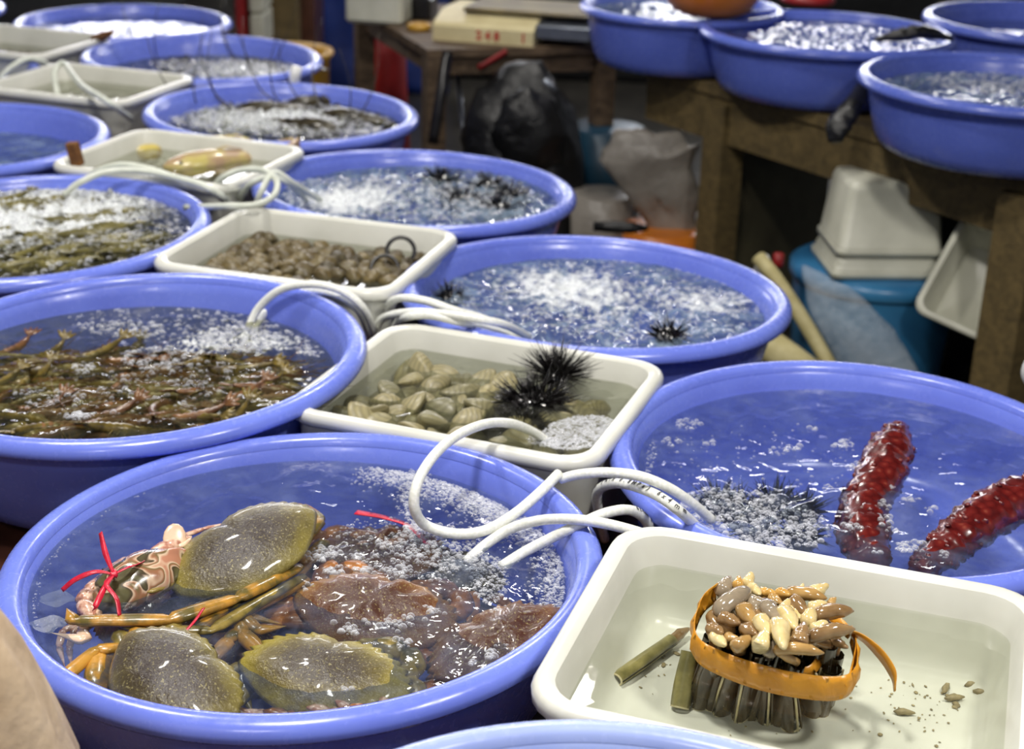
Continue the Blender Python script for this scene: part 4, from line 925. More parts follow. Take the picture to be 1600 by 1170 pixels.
def lobster(label, px, py, z, yaw, group, mat='lobster', L=.20):
    root = empty('lobster', at(px, py, z), label, 'lobster', group, rot=(0, 0, yaw))
    v, f = prawn_geo(L, .024, .12, 0, .03)
    t = np.linspace(0, 1, 21); C = np.stack([L*(t-.5), .0*t, .006*np.sin(t*PI)], 1); rad = np.interp(t, [0, .06, .25, .42, .5, .8, 1], [.3, .75, 1.1, 1, .8, .65, .35])*.026
    rad[9:20] *= 1+.08*np.array([1, -1]*5+[1])
    link('body', mesh('body', *lumpy(tube(C, rad, 14, .85), .0012, .012), M[mat]), root)
    for s_ in (-1, 1):
        link('antenna', mesh('antenna', *tube(catmull([(-L/2, s_*.012, .008), (-L*.7, s_*.04, .05), (-L*.8, s_*.07, .13), (-L*.75, s_*.10, .21)], 5), np.linspace(.0022, .0006, 16), 6), M[mat]), root)
        for k in range(4): link('leg', mesh('leg', *tube([(-.05+k*.022, s_*.02, 0), (-.055+k*.026, s_*.05, .012), (-.06+k*.032, s_*.075, -.015)], [.004, .003, .001], 6), M[mat]), root)
    for s_ in (-.6, 0, .6): link('tail_fan', mesh('tail_fan', *tube([(L/2-.004, 0, 0), (L/2+.014*math.cos(s_), .014*math.sin(s_), 0), (L/2+.03*math.cos(s_), .03*math.sin(s_), -.002)], [.004, .011, .003], 8, .25), M[mat]), root)
    return root
for i, (px, py, yw) in enumerate([(350, 160, 1.0), (430, 175, .3), (500, 165, .6), (560, 190, -.4), (470, 200, 2.8)]):
    lobster(['leftmost dark spiny lobster in the far foamy basin', 'dark spiny lobster second from left in the far foamy basin', 'dark spiny lobster at the back right of the far foamy basin', 'rightmost dark spiny lobster in the far foamy basin', 'dark spiny lobster nearest the front rim of the far foamy basin'][i], px, py, .672, yw, 'dark lobsters in the far basin')
for i, (px, py, yw) in enumerate([(300, 100, .8), (390, 105, 2.0), (440, 108, .2)]):
    lobster(['left lobster with upright feelers in the pinkish foam basin', 'middle lobster with upright feelers in the pinkish foam basin', 'right lobster with upright feelers in the pinkish foam basin'][i], px, py, .645, yw, 'lobsters in the pinkish foam basin')

# ------------------------------------------------------------------ fish and bits in the far trays
def fish(label, a, b, r, mat, group=None, flat=.7):
    a, b = np.array(a), np.array(b); root = empty('fish', a, label, 'fish', group); t = np.linspace(0, 1, 18)
    C = a+(b-a)*t[:, None]; rad = np.interp(t, [0, .05, .2, .4, .7, .88, 1], [.15, .5, .9, 1, .6, .28, .22])*r
    mk('body', tube(C, rad, 14, flat), M[mat], root)
    d = (b-a)/np.linalg.norm(b-a); s_ = np.cross(d, (0, 0, 1))
    mk('tail', tube([b-d*.01, b+d*.015, b+d*.04], [r*.15, r*.5, r*.8], 8, .15, up=s_), M[mat], root)
    mk('fin', tube([C[6]+(0, 0, rad[6]*flat*.8), C[9]+(0, 0, rad[9]*flat+.006), C[13]+(0, 0, rad[13]*flat*.8)], [.001, .008, .001], 6, .2), M[mat], root)
    for q in (-1, 1): mk('eye', sphere(C[2]+s_*rad[2]*.75*q+np.array([0, 0, rad[2]*.4]), (.004, .004, .004), 8, 6), M['rubber'], root)
z4 = T4['z']-.026
fish('plump pinkish fish lying across the tray behind the hoses, nearest of three', at(255, 262, z4-.008), at(440, 240, z4-.008), .039, 'fish_pink')
fish('yellow-brown fish behind the pinkish one in the hose tray', at(190, 240, z4-.016), at(330, 228, z4-.016), .028, 'fish')
fish('yellow-brown fish against the back wall of the hose tray', at(300, 222, z4-.022), at(430, 226, z4-.022), .024, 'fish')
add('cork_block', xf(box(-.012, .012, -.008, .008, 0, .045, .002), TR(tuple(at(122, 258, .734)), (.1, -.15, -.3))), 'cork', 'brown cork wedge stuck in the left corner of the fish tray', 'cork', None, False)
z6 = T6['z']-.09
add('dried_crust', lumpy(tube([at(100, 72, z6+.018), at(135, 66, z6+.05), at(160, 57, z6+.10), at(176, 50, z6+.12)], [.012, .014, .013, .006], 10), .002, .02), 'cork', 'brown crusty piece leaning at the right end of the farthest tray', 'crust')
for i in range(9):
    p = at(random.uniform(0, 140), random.uniform(60, 74), z6+.014)
    x, y = tinv(T6, p[0], p[1]); x = min(max(x, -.13), .13); y = min(max(y, -.1), .1); X, Y = tloc(T6, x, y)
    add('whelk', lumpy(lathe([(.001, .024), (.007, .016), (.011, .006), (.012, -.004), (.008, -.011), (.001, -.013)], 10, True, True), .001, .01, i), 'cork', 'small brown whelk in the farthest tray', 'whelk', 'whelks in the farthest tray').location = (X, Y, z6+.001)
PW = mesh('prawn', *prawn_geo(.08, .007, .5), M['squid'])
for i in range(14):
    X, Y = tloc(T5, random.uniform(-.10, .10), random.uniform(-.07, .07))
    tag(link('prawn', PW, None, (X, Y, T5['z']-.082+random.random()*.02), (0, 0, random.uniform(0, 6.28))), 'pale translucent prawn in the tray of clear water at far left', 'prawn', 'pale prawns')

# ------------------------------------------------------------------ razor clams (front tray)
zf = T1['z']-T1['fd']
def razor(label, base, top, w, th, footP=None, footR=None, footmat=None, mat='razor', gape=0, group=None, split=False):
    root = empty('razor_clam', base, label, 'razor clam', group)
    base, top = np.array(base), np.array(top); d = top-base; L = np.linalg.norm(d); d /= L
    rad = np.array([base[0]-BC[0], base[1]-BC[1], 0]); rad = rad/(np.linalg.norm(rad)+1e-9) if np.linalg.norm(rad) > .003 else np.array([1, 0, 0.])
    n_ = rad-d*(rad@d); n_ /= np.linalg.norm(n_); s_ = np.cross(d, n_)
    for q in (-1, 1):       # two curved valves facing each other
        R = []
        for t in np.linspace(0, 1, 7):
            c = base+d*L*t; ring = []
            e = w*(.86+.14*math.sin(PI*min(1, t+.15)))
            for a in np.linspace(-1, 1, 7): ring.append(c+n_*a*e/2+s_*q*(.0006+gape*(1-t)+th/2*math.sqrt(max(0, 1-a*a*.96))))
            for a in np.linspace(1, -1, 7): ring.append(c+n_*a*e/2*.94+s_*q*(.0001+gape*(1-t)+(th/2-.0012)*math.sqrt(max(0, 1-a*a*.96))))
            R.append(np.array(ring))
        mk('valve', rings(R, False, False), M[mat], root)
    mk('shell_margin', tube([base+d*.0005+n_*w*.42*math.cos(a)+s_*(th*.5+gape)*math.sin(a) for a in np.linspace(0, 2*PI, 17)], .0011, 5, cap=False), M['razor_edge'], root)
    if group == 'razor clams splayed under the tape':
        for q in (-1, 1): mk('shell_margin', tube([base+n_*q*w*.47, base+d*L*.5+n_*q*w*.5, top+n_*q*w*.46], .0012, 5), M['razor_edge'], root)
    if footP is not None: mk('foot', lumpy(tube(catmull(footP, 5), footR, 12, .85), .0005, .012, int(abs(base[0])*9999) % 97), footmat, root)
    return root
BC = np.mean([at(1120, 1085, zf+.004), at(1255, 1095, zf+.004)], 0); TC = at(1215, 975, .770)
# feet placed one by one: px, py, length px, width px, angle(deg in picture), z, material
FT = [(1133, 915, 34, 26, -60, .772, 2), (1154, 909, 22, 16, -80, .776, 4), (1170, 905, 26, 18, -75, .776, 0), (1150, 937, 58, 30, -35, .776, 2), (1180, 922, 22, 18, 40, .776, 0), (1200, 926, 26, 17, 5, .774, 4),
      (1224, 927, 24, 20, 10, .774, 4), (1250, 920, 20, 14, -60, .772, 0), (1262, 932, 60, 24, 6, .774, 1), (1280, 921, 34, 22, -30, .777, 0), (1193, 941, 44, 18, 5, .777, 2), (1205, 956, 38, 28, 50, .781, 2),
      (1227, 948, 26, 17, -60, .780, 0), (1248, 948, 40, 26, 45, .780, 3), (1278, 947, 32, 22, -20, .778, 0), (1300, 940, 20, 14, -50, .774, 1), (1304, 959, 58, 26, -8, .778, 3), (1116, 968, 24, 20, 60, .764, 3),
      (1140, 969, 38, 25, 15, .772, 3), (1168, 960, 36, 28, 55, .779, 1), (1186, 962, 22, 16, 20, .776, 3), (1265, 963, 30, 24, -70, .782, 0), (1280, 978, 30, 18, -25, .782, 0), (1232, 966, 42, 28, 55, .784, 0),
      (1192, 977, 34, 26, 60, .783, 0), (1220, 990, 46, 32, 80, .787, 0), (1251, 992, 44, 26, -75, .785, 3), (1123, 1000, 28, 22, 40, .764, 0), (1144, 996, 20, 16, 0, .768, 1), (1160, 1004, 32, 24, -35, .772, 1),
      (1172, 986, 26, 22, 30, .776, 3), (1192, 1000, 38, 26, -70, .782, 0), (1302, 990, 70, 22, -12, .782, 3), (1252, 1018, 74, 18, 4, .778, 1), (1118, 984, 26, 20, 20, .768, 3), (1178, 944, 30, 20, 60, .775, 2),
      (1242, 958, 30, 20, 40, .777, 0), (1212, 938, 24, 18, 30, .774, 1), (1206, 1012, 30, 22, -60, .772, 2), (1312, 1005, 30, 16, 30, .770, 3)]
for i, (px, py, L_, w_, an, z, mi) in enumerate(FT):
    c = at(px, py, z); k = 1.27/FPX; a = math.radians(an)
    dx, dy = math.cos(a)*L_/2, math.sin(a)*L_/2
    p1 = at(px+dx, py+dy, z+.003); p0 = at(px-dx, py-dy, z-.003)
    if p0[2] > p1[2]: p0, p1 = p1, p0
    rr = w_*k*.5*1.15
    off = (c-TC)*.92; topz = c-np.array([0, -.011 if py > 985 else 0, .018]); base = np.array([BC[0]+(c[0]-TC[0])*1.05, BC[1]+(c[1]-TC[1])*.55, zf+.001])
    base[0] = min(max(base[0], BC[0]-.062), BC[0]+.062)
    long_ = L_ > 55
    fp = [topz, topz+np.array([0, 0, .010]), (p0+c)/2*1.0, c, p1] if not long_ else [topz, p0, (p0+p1)/2+np.array([0, 0, .003]), p1]
    R_ = np.interp(np.linspace(0, 1, (len(fp)-1)*5+1), [0, .3, .6, .82, .95, 1], [rr*.8, rr*.95, rr*1.05, rr*.9, rr*.45, rr*.12])
    cn = ['cream', 'tan', 'grey', 'brown', 'amber'][mi]; zx = 'left' if px < 1175 else 'right' if px > 1245 else 'centre'; zy = 'back' if py < 940 else 'front' if py > 980 else 'middle'
    sz = 'long' if L_ > 50 else 'large' if w_ > 24 else 'small'
    razor(f'razor clam with a {sz} {cn} foot at the {zy} {zx} of the taped bundle', base, topz, .019, .013, fp, R_, FEET[mi], group='razor clams in the taped bundle')
# outer razor clams splayed below the tape at the front
for i, (bx, by, tx_, ty_, gp) in enumerate([(1095, 1085, 1128, 1030, 0), (1130, 1105, 1150, 1040, 0), (1158, 1118, 1172, 1045, 0), (1196, 1120, 1200, 1045, .002), (1236, 1132, 1228, 1050, .003), (1272, 1108, 1258, 1050, .002), (1285, 1100, 1300, 1045, 0)]):
    b_ = at(bx, by, zf+.003); t_ = at(tx_, ty_, .742)
    razor(['leftmost', 'second from left', 'third from left', 'middle', 'third from right', 'second from right', 'rightmost'][i]+' of the seven splayed razor clams below the amber tape', b_, t_, .021, .012, gape=gp, group='razor clams splayed under the tape')
BC = np.array([9, 0, 0.])
o = razor('greenish razor clam lying alone on the tray floor, left of the bundle', at(962, 1062, zf+.008), at(1050, 1000, zf+.009), .016, .011, [at(1050, 1000, zf+.009), at(1062, 990, zf+.010), at(1076, 982, zf+.010)], np.interp(np.linspace(0, 1, 11), [0, .5, 1], [.005, .006, .002]), FEET[3], mat='razor_green')
razor('greenish razor clam standing against the left side of the bundle', at(1062, 1105, zf+.003), at(1078, 1018, .722), .019, .013, mat='razor_green')
# tape
tp_ = empty('tape_band', at(1100, 1000, .74), 'crumpled amber adhesive tape wrapped around the razor clams with a loose tail', 'tape')
loop = [(1120, 925, .768), (1098, 945, .764), (1084, 985, .755), (1090, 1015, .748), (1125, 1036, .745), (1180, 1056, .744), (1240, 1070, .744), (1305, 1076, .744), (1334, 1062, .745), (1338, 1025, .752), (1330, 990, .758)]
C = catmull(P(*loop), 6); n = len(C); R = []
for i in range(n):
    t = np.gradient(C, axis=0)[i]; t[2] = 0; t /= np.linalg.norm(t); o_ = np.array([t[1], -t[0], 0.])*1
    hgt = np.interp(i/(n-1), [0, .25, .5, .8, 1], [.020, .024, .026, .024, .018]); wob = .0016*math.sin(i*1.3)+.001*math.sin(i*2.9)
    a = C[i]+np.array([0, 0, hgt/2]); b = C[i]-np.array([0, 0, hgt/2]); m = C[i]+o_*(.002+wob)
    R.append(np.array([a, m+np.array([0, 0, hgt*.2]), m-np.array([0, 0, hgt*.2]), b, b-o_*.0006, m-np.array([0, 0, hgt*.2])-o_*.0006, m+np.array([0, 0, hgt*.2])-o_*.0006, a-o_*.0006]))
mk('band', rings(R), M['tape'], tp_)
mk('inner_turn', strip(P((1330, 992, .756), (1300, 968, .764), (1290, 1010, .752), (1270, 1045, .745), (1240, 1052, .742)), .010, .0008, up=(0, -1, .1)), M['tape'], tp_)
mk('tail', strip(P((1300, 985, .765), (1335, 990, .764), (1360, 1006, .758), (1382, 1030, .748), (1396, 1055, .738), (1398, 1080, .728)), [.020, .020, .020, .017, .004], .0009, up=(.45, .5, .75), tw=.5), M['tape'], tp_)
mk('fold', strip(P((1330, 990, .760), (1338, 1010, .756), (1330, 1050, .750), (1322, 1075, .745)), .009, .0009, up=(1, 0, .2)), M['tape'], tp_)
# sediment and shell bits on the tray floor (too many to count)
parts = []
for i in range(420):
    px, py = random.choice([(random.gauss(1010, 40), random.gauss(985, 40)), (random.gauss(1490, 50), random.gauss(1080, 35)), (random.uniform(960, 1560), random.uniform(930, 1150))])
    p = at(px, py, zf+.0009); u, v = tinv(T1, p[0], p[1])
    if abs(u) > T1['hx']-.06 or abs(v) > T1['hy']-.06: continue
    r = random.uniform(.0003, .0014) if i % 14 else random.uniform(.002, .0035)
    parts.append(xf(sphere((0, 0, 0), (r*random.uniform(1, 2.2), r, r*.4), 6, 4), TR(p, (0, 0, random.uniform(0, 3)))))
tag(mk('sediment', join(*parts), M['bits']), 'brown grit and shell crumbs on the floor of the front tray', 'sediment', None, 'stuff')
for i, (px, py, an) in enumerate([(1520, 1068, .4), (1535, 1082, -.3), (1490, 1090, .2), (1478, 1075, 1), (1412, 1112, -.1)]):
    p = at(px, py, zf+.0035)
    add('worm_tube', lumpy(tube([p+np.array([math.cos(an), math.sin(an), 0])*s_ for s_ in (-.009, -.004, 0, .005, .010)], [.001, .003, .0033, .0026, .0008], 8), .0006, .005, i), 'bits', ['curled grey shell scrap near the right side of the front tray floor, largest', 'grey shell scrap just below the curled one', 'flat grey shell scrap left of the curled one', 'tiny shell scrap left of the flat one', 'thin shell scrap nearest the bundle'][i], 'shell scrap')

# ------------------------------------------------------------------ wooden bench at the right
ZT = .715
e0, e1 = np.array([.36, 4.05]), np.array([1.25, 2.74]); dr = (e1-e0)/np.linalg.norm(e1-e0); nr_ = np.array([-dr[1], dr[0]]); nr_ = nr_ if nr_[0] > 0 else -nr_
bn = empty('wooden_bench', (e0[0], e0[1], 0), 'long weathered wooden bench at the right carrying blue basins', 'bench')
def slab(p, q, depth, z0, z1, off=0):
    a, b = np.array(p)+nr_*off, np.array(q)+nr_*off; c, d = b+nr_*depth, a+nr_*depth
    v = [(*x, z) for z in (z0, z1) for x in (a, b, c, d)]
    return v, [(0, 3, 2, 1), (4, 5, 6, 7), (0, 1, 5, 4), (1, 2, 6, 5), (2, 3, 7, 6), (3, 0, 4, 7)]
for k in range(6): mk('plank', slab(e0-dr*.1, e1+dr*.5, .155, ZT-.028-.002*(k % 2), ZT-.002*(k % 2), k*.16), M['wood_olive'], bn, False)
mk('front_beam', slab(e0-dr*.05, e1+dr*.5, .04, ZT-.145, ZT-.03, .01), M['wood_olive'], bn, False)
def post(px, py, Y, w=.085, z1=ZT-.145):
    p = atY(px, py, Y); return xf(box(-w/2, w/2, -w/2, w/2, 0, z1+.1), TR((p[0], p[1], 0), (0, 0, math.atan2(dr[1], dr[0]))))
mk('leg', post(1124, 300, 3.86, .075), M['wood_olive'], bn, False)
mk('leg', post(1592, 450, 3.06, .10), M['wood_olive'], bn, False)
mk('leg', slab(e0+dr*.05, e0+dr*.12, .07, 0, ZT-.03, .85), M['wood_olive'], bn, False)
mk('leg', slab(e1+dr*.1, e1+dr*.18, .07, 0, ZT-.03, .85), M['wood_olive'], bn, False)
pa = atY(1146, 300, 3.88); pb = atY(1290, 300, 4.25)
mk('side_panel', [( *a,) for a in []] and None or (lambda a, b: ([(a[0], a[1], 0), (b[0], b[1], 0), (b[0]+.01, b[1]+.02, 0), (a[0]+.01, a[1]+.02, 0), (a[0], a[1], .62), (b[0], b[1], .62), (b[0]+.01, b[1]+.02, .62), (a[0]+.01, a[1]+.02, .62)], [(0, 3, 2, 1), (4, 5, 6, 7), (0, 1, 5, 4), (1, 2, 6, 5), (2, 3, 7, 6), (3, 0, 4, 7)]))(pa, pb), M['wood_panel'], bn, False)
mk('shade_board', slab(e0+dr*.45, e1+dr*1.2, .02, 0, ZT-.04, .5), M['panel_black'], bn, False)  # black board added to stand in for the dark void under the bench

# orange bowl, red lid, black bag on the bench
def bowl(name, label, c, r, h, mat, cat='bowl'):
    pr = [(r*.5, 0), (r*.78, h*.2), (r*.95, h*.65), (r*1.0, h), (r*1.05, h*1.01), (r*1.05, h*.95), (r*.98, h*.6), (r*.8, h*.12), (r*.5, -.006)]
    o = add(name, lathe([(x, z+.006) for x, z in pr], 48, True, True), mat, label, cat); o.location = c; return o
bc = at(1113, 18, .885); bowl('plastic_bowl', 'orange plastic bowl resting across the rims of two bench basins', (bc[0], bc[1]+.03, .872), .125, .075, 'orange')
rc = at(1268, 5, .88); add('red_dish', lathe([(.07, 0), (.075, .006), (.07, .02), (.03, .026)], 32, True, True), 'red_cloth', 'red round dish at the back of the bright bench basin', 'dish').location = (rc[0], rc[1]+.06, .873)
def sheet(P4, name, mat, label, cat, amp=.01, n=18, th=.004, seed=0, sc=.08, parent=None):
    a, b, c, d = [np.array(q) for q in P4]; R = []
    nn = np.cross(b-a, d-a); nn /= np.linalg.norm(nn); top = []; bot = []
    V = []; F = []
    for i in range(n+1):
        for j in range(n+1):
            s_, t = i/n, j/n; p = (a*(1-s_)+b*s_)*(1-t)+(d*(1-s_)+c*s_)*t; V.append(p)
    V = np.array(V); h = sines(V[:, 0]+V[:, 2]*.9, V[:, 1]+V[:, 2]*.4, sc, 14, seed)*amp; V = V+nn*h[:, None]
    m = n+1; 
    for i in range(n):
        for j in range(n): F.append((i*m+j, (i+1)*m+j, (i+1)*m+j+1, i*m+j+1))
    K_ = len(V); V2 = np.vstack([V, V-nn*th]); F2 = F+[(q[3]+K_, q[2]+K_, q[1]+K_, q[0]+K_) for q in F]
    ed = [i*m for i in range(m)]+[(m-1)*m+j for j in range(1, m)]+[i*m+m-1 for i in range(m-2, -1, -1)]+[j for j in range(m-2, 0, -1)]
    for x, y in zip(ed, ed[1:]+ed[:1]): F2.append((y, x, x+K_, y+K_))
    o = mk(name, (V2, F2), M[mat], parent); 
    return tag(o, label, cat) if label else o
bg = empty('plastic_bag', at(1430, 55, .88), 'glossy black plastic bag draped between two bench basins', 'bag')
mk('upper_bag', lumpy(tube(catmull([at(1368, 62, .885), at(1410, 54, .90), at(1445, 50, .905), at(1490, 62, .885)], 6), np.interp(np.linspace(0, 1, 19), [0, .3, .7, 1], [.008, .024, .026, .006]), 14, .6), .004, .03, 3), M['black_bag'], bg)
mk('hanging_part', lumpy(tube(catmull([at(1352, 120, .80), atY(1335, 160, 3.35), atY(1312, 195, 3.28), atY(1305, 222, 3.26)], 6), np.interp(np.linspace(0, 1, 19), [0, .3, .7, 1], [.008, .022, .030, .014]), 14, .6), .003, .03, 4), M['black_bag'], bg)
# under the bench
def inv_box(label, c, hx, hy, h, yaw, mat='white_box', name='plastic_container'):
    o = empty(name, c, label, 'container', None, rot=(0, 0, yaw))
    R = [rrect(hx-i, hy-i, .022, z) for i, z in ((0, 0), (0, .014), (.003, .016), (.005, .018), (.005+h*.08, h-.016), (.010+h*.08, h-.004), (.022+h*.08, h))]
    link('tub', mesh('tub', *rings(R[2:], True, True), M[mat]), o); link('rim', mesh('rim', *rings(R[:3], True, True), M[mat]), o); return o
tubc = atY(1362, 470, 3.44); yb = math.atan2(dr[1], dr[0])
tb = empty('plastic_tub', (tubc[0], tubc[1], 0), 'big teal tub standing under the bench beneath the white containers', 'tub')
mk('tub_body', xf(lathe([(.16, 0), (.168, .01), (.188, .30), (.192, .368)], 48, True, False), TR((tubc[0], tubc[1], 0))), M['teal'], tb)
mk('tub_lid', xf(lathe([(.196, .355), (.202, .362), (.201, .385), (.185, .395), (.1, .398)], 48, True, True), TR((tubc[0], tubc[1], 0))), M['teal'], tb)
inv_box('upturned off-white container, lowest of the pair on the teal tub', (tubc[0]-.012, tubc[1]-.04, .399), .130, .112, .05, .06)
inv_box('upturned off-white container on top of the pair on the teal tub', (tubc[0]-.01, tubc[1]-.04, .4495), .124, .105, .165, .06)
# tilted container with open mouth towards the viewer
def open_box(label, M4, hx, hy, d, name='plastic_container', mat='white_box'):
    R = [rrect(hx-i, hy-i, max(.03-i*.4, .012), z) for i, z in ((.04, -d+.004), (.03, -d+.01), (.015, -.006), (.012, 0), (0, .001), (0, -.012), (.004, -.013), (.012, -.02), (.032, -d), (.05, -d))]
    o = empty(name, (0, 0, 0), label, 'container'); o.matrix_world = M4
    link('tub', mesh('tub', *join(rings(R[:4], True, False), rings(R[6:], False, True)), M[mat]), o); link('rim', mesh('rim', *rings(R[3:7], False, False), M[mat]), o); return o
tc_ = atY(1530, 432, 3.17)
open_box('open off-white container leaning on its side against the bench leg', TR(tc_, (math.radians(50), math.radians(14), math.radians(-30))), .095, .13, .10)
sb = atY(1500, 590, 3.05); inv_box('small white box on the ground under the leaning container', (sb[0], sb[1], .02), .075, .06, .125, yb, name='plastic_container')
add('wooden_batten', box(sb[0]-.15, sb[0]+.15, sb[1]-.10, sb[1]+.10, 0, .0195), 'wood_olive', 'wooden batten under the small white box', 'batten', None, False)
# clear bag in front of the tub
cb = atY(1330, 500, 3.33)
add('clear_bag', lumpy(tube(catmull([atY(1262, 425, 3.16), atY(1290, 460, 3.14), atY(1325, 505, 3.12), atY(1365, 555, 3.10), atY(1400, 600, 3.08)], 6), np.interp(np.linspace(0, 1, 25), [0, .3, .7, 1], [.015, .045, .075, .05]), 20, .4, up=(0, -1, 0)), .006, .05, 5), 'clear_film', 'crumpled clear plastic bag hanging in front of the teal tub', 'bag')
add('foam_pipe', tube(catmull([atY(1185, 402, 3.3), atY(1215, 440, 3.25), atY(1255, 500, 3.2), atY(1290, 560, 3.15), atY(1320, 620, 3.1)], 6), .017, 12), 'foam_pipe', 'yellowed bent pipe running down beside the frothing basin', 'pipe')
add('foam_pipe', tube([atY(1150, 505, 3.0), atY(1230, 560, 2.95), atY(1310, 620, 2.9)], .035, 12), 'foam_pipe', 'thick pale pipe lying below the bent one', 'pipe')
pc = atY(1195, 412, 3.32); add('pipe_cap', tube([pc-np.array([.012, 0, .03]), pc, pc+np.array([-.006, 0, .018])], [.017, .019, .012], 14), 'white_matte', 'white cap on top of the yellowed bent pipe', 'cap')
pc = atY(1216, 408, 3.35); add('small_bottle', lathe([(.012, 0), (.013, .01), (.012, .03), (.004, .032)], 20, True, True), 'red_cloth', 'small red bottle top showing beside the white pipe cap', 'bottle').location = pc-np.array([0, 0, .012])
# between bench and stool
cw_ = atY(1010, 300, 4.0)
wb = add('plastic_bag', lumpy(tube(catmull([atY(1020, 205, 4.0), atY(1015, 240, 4.0), atY(1030, 290, 4.0), atY(1050, 340, 4.0), atY(1060, 380, 4.0)], 6), np.interp(np.linspace(0, 1, 25), [0, .25, .6, 1], [.07, .13, .085, .05]), 20, .35, up=(0, -1, 0)), .010, .09, 8), 'white_bag', 'grey-white crumpled plastic bag hanging below the bench end', 'bag')
tl = atY(945, 215, 4.45); add('plastic_tub', lathe([(.09, 0), (.10, .10), (.115, .30), (.12, tl[2]+.03), (.10, tl[2]+.035)], 32, True, True), 'teal_dark', 'dark teal bucket behind the grey-white bag', 'bucket').location = (tl[0], tl[1], 0)
og = atY(1040, 375, 3.95); add('plastic_tub', lathe([(.09, 0), (.10, .10), (.115, og[2]+.02), (.10, og[2]+.022)], 32, True, True), 'orange', 'orange-red tub below the grey-white bag', 'bucket').location = (og[0], og[1]+.05, 0)
wt = atY(940, 330, 4.15); add('plastic_tub', lathe([(.07, 0), (.08, .10), (.09, wt[2]+.05), (.08, wt[2]+.055)], 32, True, True), 'white_bag', 'dull white bucket left of the orange tub', 'bucket').location = (wt[0], wt[1], 0)
st = atY(970, 355, 3.75); add('bottle', tube([st-np.array([.07, 0, 0]), st-np.array([.02, 0, 0]), st+np.array([.03, 0, 0]), st+np.array([.07, 0, 0])], [.012, .016, .015, .006], 12), 'black_bag', 'dark glossy bottle lying behind the frothing basin', 'bottle')

# ------------------------------------------------------------------ weighing table at the back
s0 = atY(668, 78, 4.30); zt_ = s0[2]; s1 = atY(552, 22, 5.05); s2 = atY(905, 60, 4.42)
du = np.array([s2[0]-s0[0], s2[1]-s0[1], 0]); dv = np.array([s1[0]-s0[0], s1[1]-s0[1], 0])
tb2 = empty('wooden_table', (s0[0], s0[1], 0), 'scuffed dark wooden table carrying the cream weighing scale', 'table')
def para(o, u, v, z0, z1): 
    a = np.array([o[0], o[1], 0]); q = [a, a+u, a+u+v, a+v]; vv = [(p[0], p[1], z) for z in (z0, z1) for p in q]
    return vv, [(0, 3, 2, 1), (4, 5, 6, 7), (0, 1, 5, 4), (1, 2, 6, 5), (2, 3, 7, 6), (3, 0, 4, 7)]
U_ = du/np.linalg.norm(du); V_ = dv/np.linalg.norm(dv); lu, lv = .56, np.linalg.norm(dv)
for k in range(5): mk('plank', para(s0+V_*lv*k/5, U_*lu, V_*(lv/5-.004), zt_-.022, zt_), M['wood_brown'], tb2, False)
mk('apron', para(s0+V_*.02+U_*.02, U_*(lu-.04), V_*.02, zt_-.075, zt_-.022), M['wood_brown'], tb2, False)
mk('apron', para(s0+V_*.02+U_*.02, U_*.02, V_*(lv-.04), zt_-.075, zt_-.022), M['wood_brown'], tb2, False)
for a_, b_ in ((0, 0), (1, 0), (0, 1), (1, 1)):
    mk('leg', para(s0+U_*(.0+a_*(lu-.055))+V_*(.0+b_*(lv-.055)), U_*.055, V_*.055, 0, zt_-.022), M['wood_brown'], tb2, False)
# scale
sc0 = atY(676, 42, 4.46); sc0[2] = zt_
sroot = empty('weighing_scale', (sc0[0], sc0[1], zt_), 'cream electronic weighing scale with red digits on the sloped front', 'scale')
yaw = math.radians(-14); Ms = TR((sc0[0], sc0[1], zt_), (0, 0, yaw))
Lb, Db, Hb = .30, .28, .085
prof = [(0, 0), (Db, 0), (Db, Hb*.9), (.10, Hb*.9), (.015, Hb*.62), (0, Hb*.5)]
v = [(0, y, z) for y, z in prof]+[(Lb, y, z) for y, z in prof]; n = 6
mk('case', xf((v, [tuple(range(n))[::1], tuple(range(2*n-1, n-1, -1))]+[(i+n, (i+1) % n+n, (i+1) % n, i) for i in range(n)]), Ms), M['cream'], sroot, False)
mk('pan', xf(box(.07, .44, .06, .30, Hb*.92, Hb*1.05, .006), Ms), M['scale_top'], sroot, False)
mk('side_plate', xf(box(.30, .46, .02, .26, .02, .06, .004), Ms), M['steel'], sroot, False)
def text3(body, size, M4, mat, parent, name):
    cu = bpy.data.curves.new('t', 'FONT'); cu.body = body; cu.size = size; cu.extrude = .0006; cu.align_x = 'CENTER'; cu.align_y = 'CENTER'; cu.resolution_u = 2; cu.offset = size*.03
    to = bpy.data.objects.new('t', cu); COL.objects.link(to); bpy.context.view_layer.update()
    me = bpy.data.meshes.new_from_object(to.evaluated_get(bpy.context.evaluated_depsgraph_get()))
    v = [vv.co[:] for vv in me.vertices]; f = [tuple(p.vertices) for p in me.polygons]
    bpy.data.objects.remove(to); bpy.data.curves.remove(cu); bpy.data.meshes.remove(me)
    return mk(name, xf((v, f), M4), mat, parent, False)
text3('2 4 8', .034, Ms @ TR((.165, -.0008, Hb*.26), (PI/2, 0, 0)), M['red_ink'], sroot, 'printed_digits')
text3('1', .036, Ms @ TR((.27, -.0008, Hb*.26), (PI/2, 0, 0)), M['red_ink'], sroot, 'printed_digits')
wbx = atY(592, 8, 4.75); add('plastic_container', xf(box(-.09, .09, -.06, .06, 0, .10, .01), TR((wbx[0], wbx[1], zt_), (0, 0, -.2))), 'white_box', 'white box at the back left of the weighing table', 'container', None, False)
ys = atY(655, 35, 4.62); add('tape_roll', lathe([(.022, 0), (.036, 0), (.036, .018), (.022, .018), (.022, 0)], 28), 'yellow', 'yellow roll beside the cream scale', 'roll').location = (ys[0], ys[1], zt_+.0005)
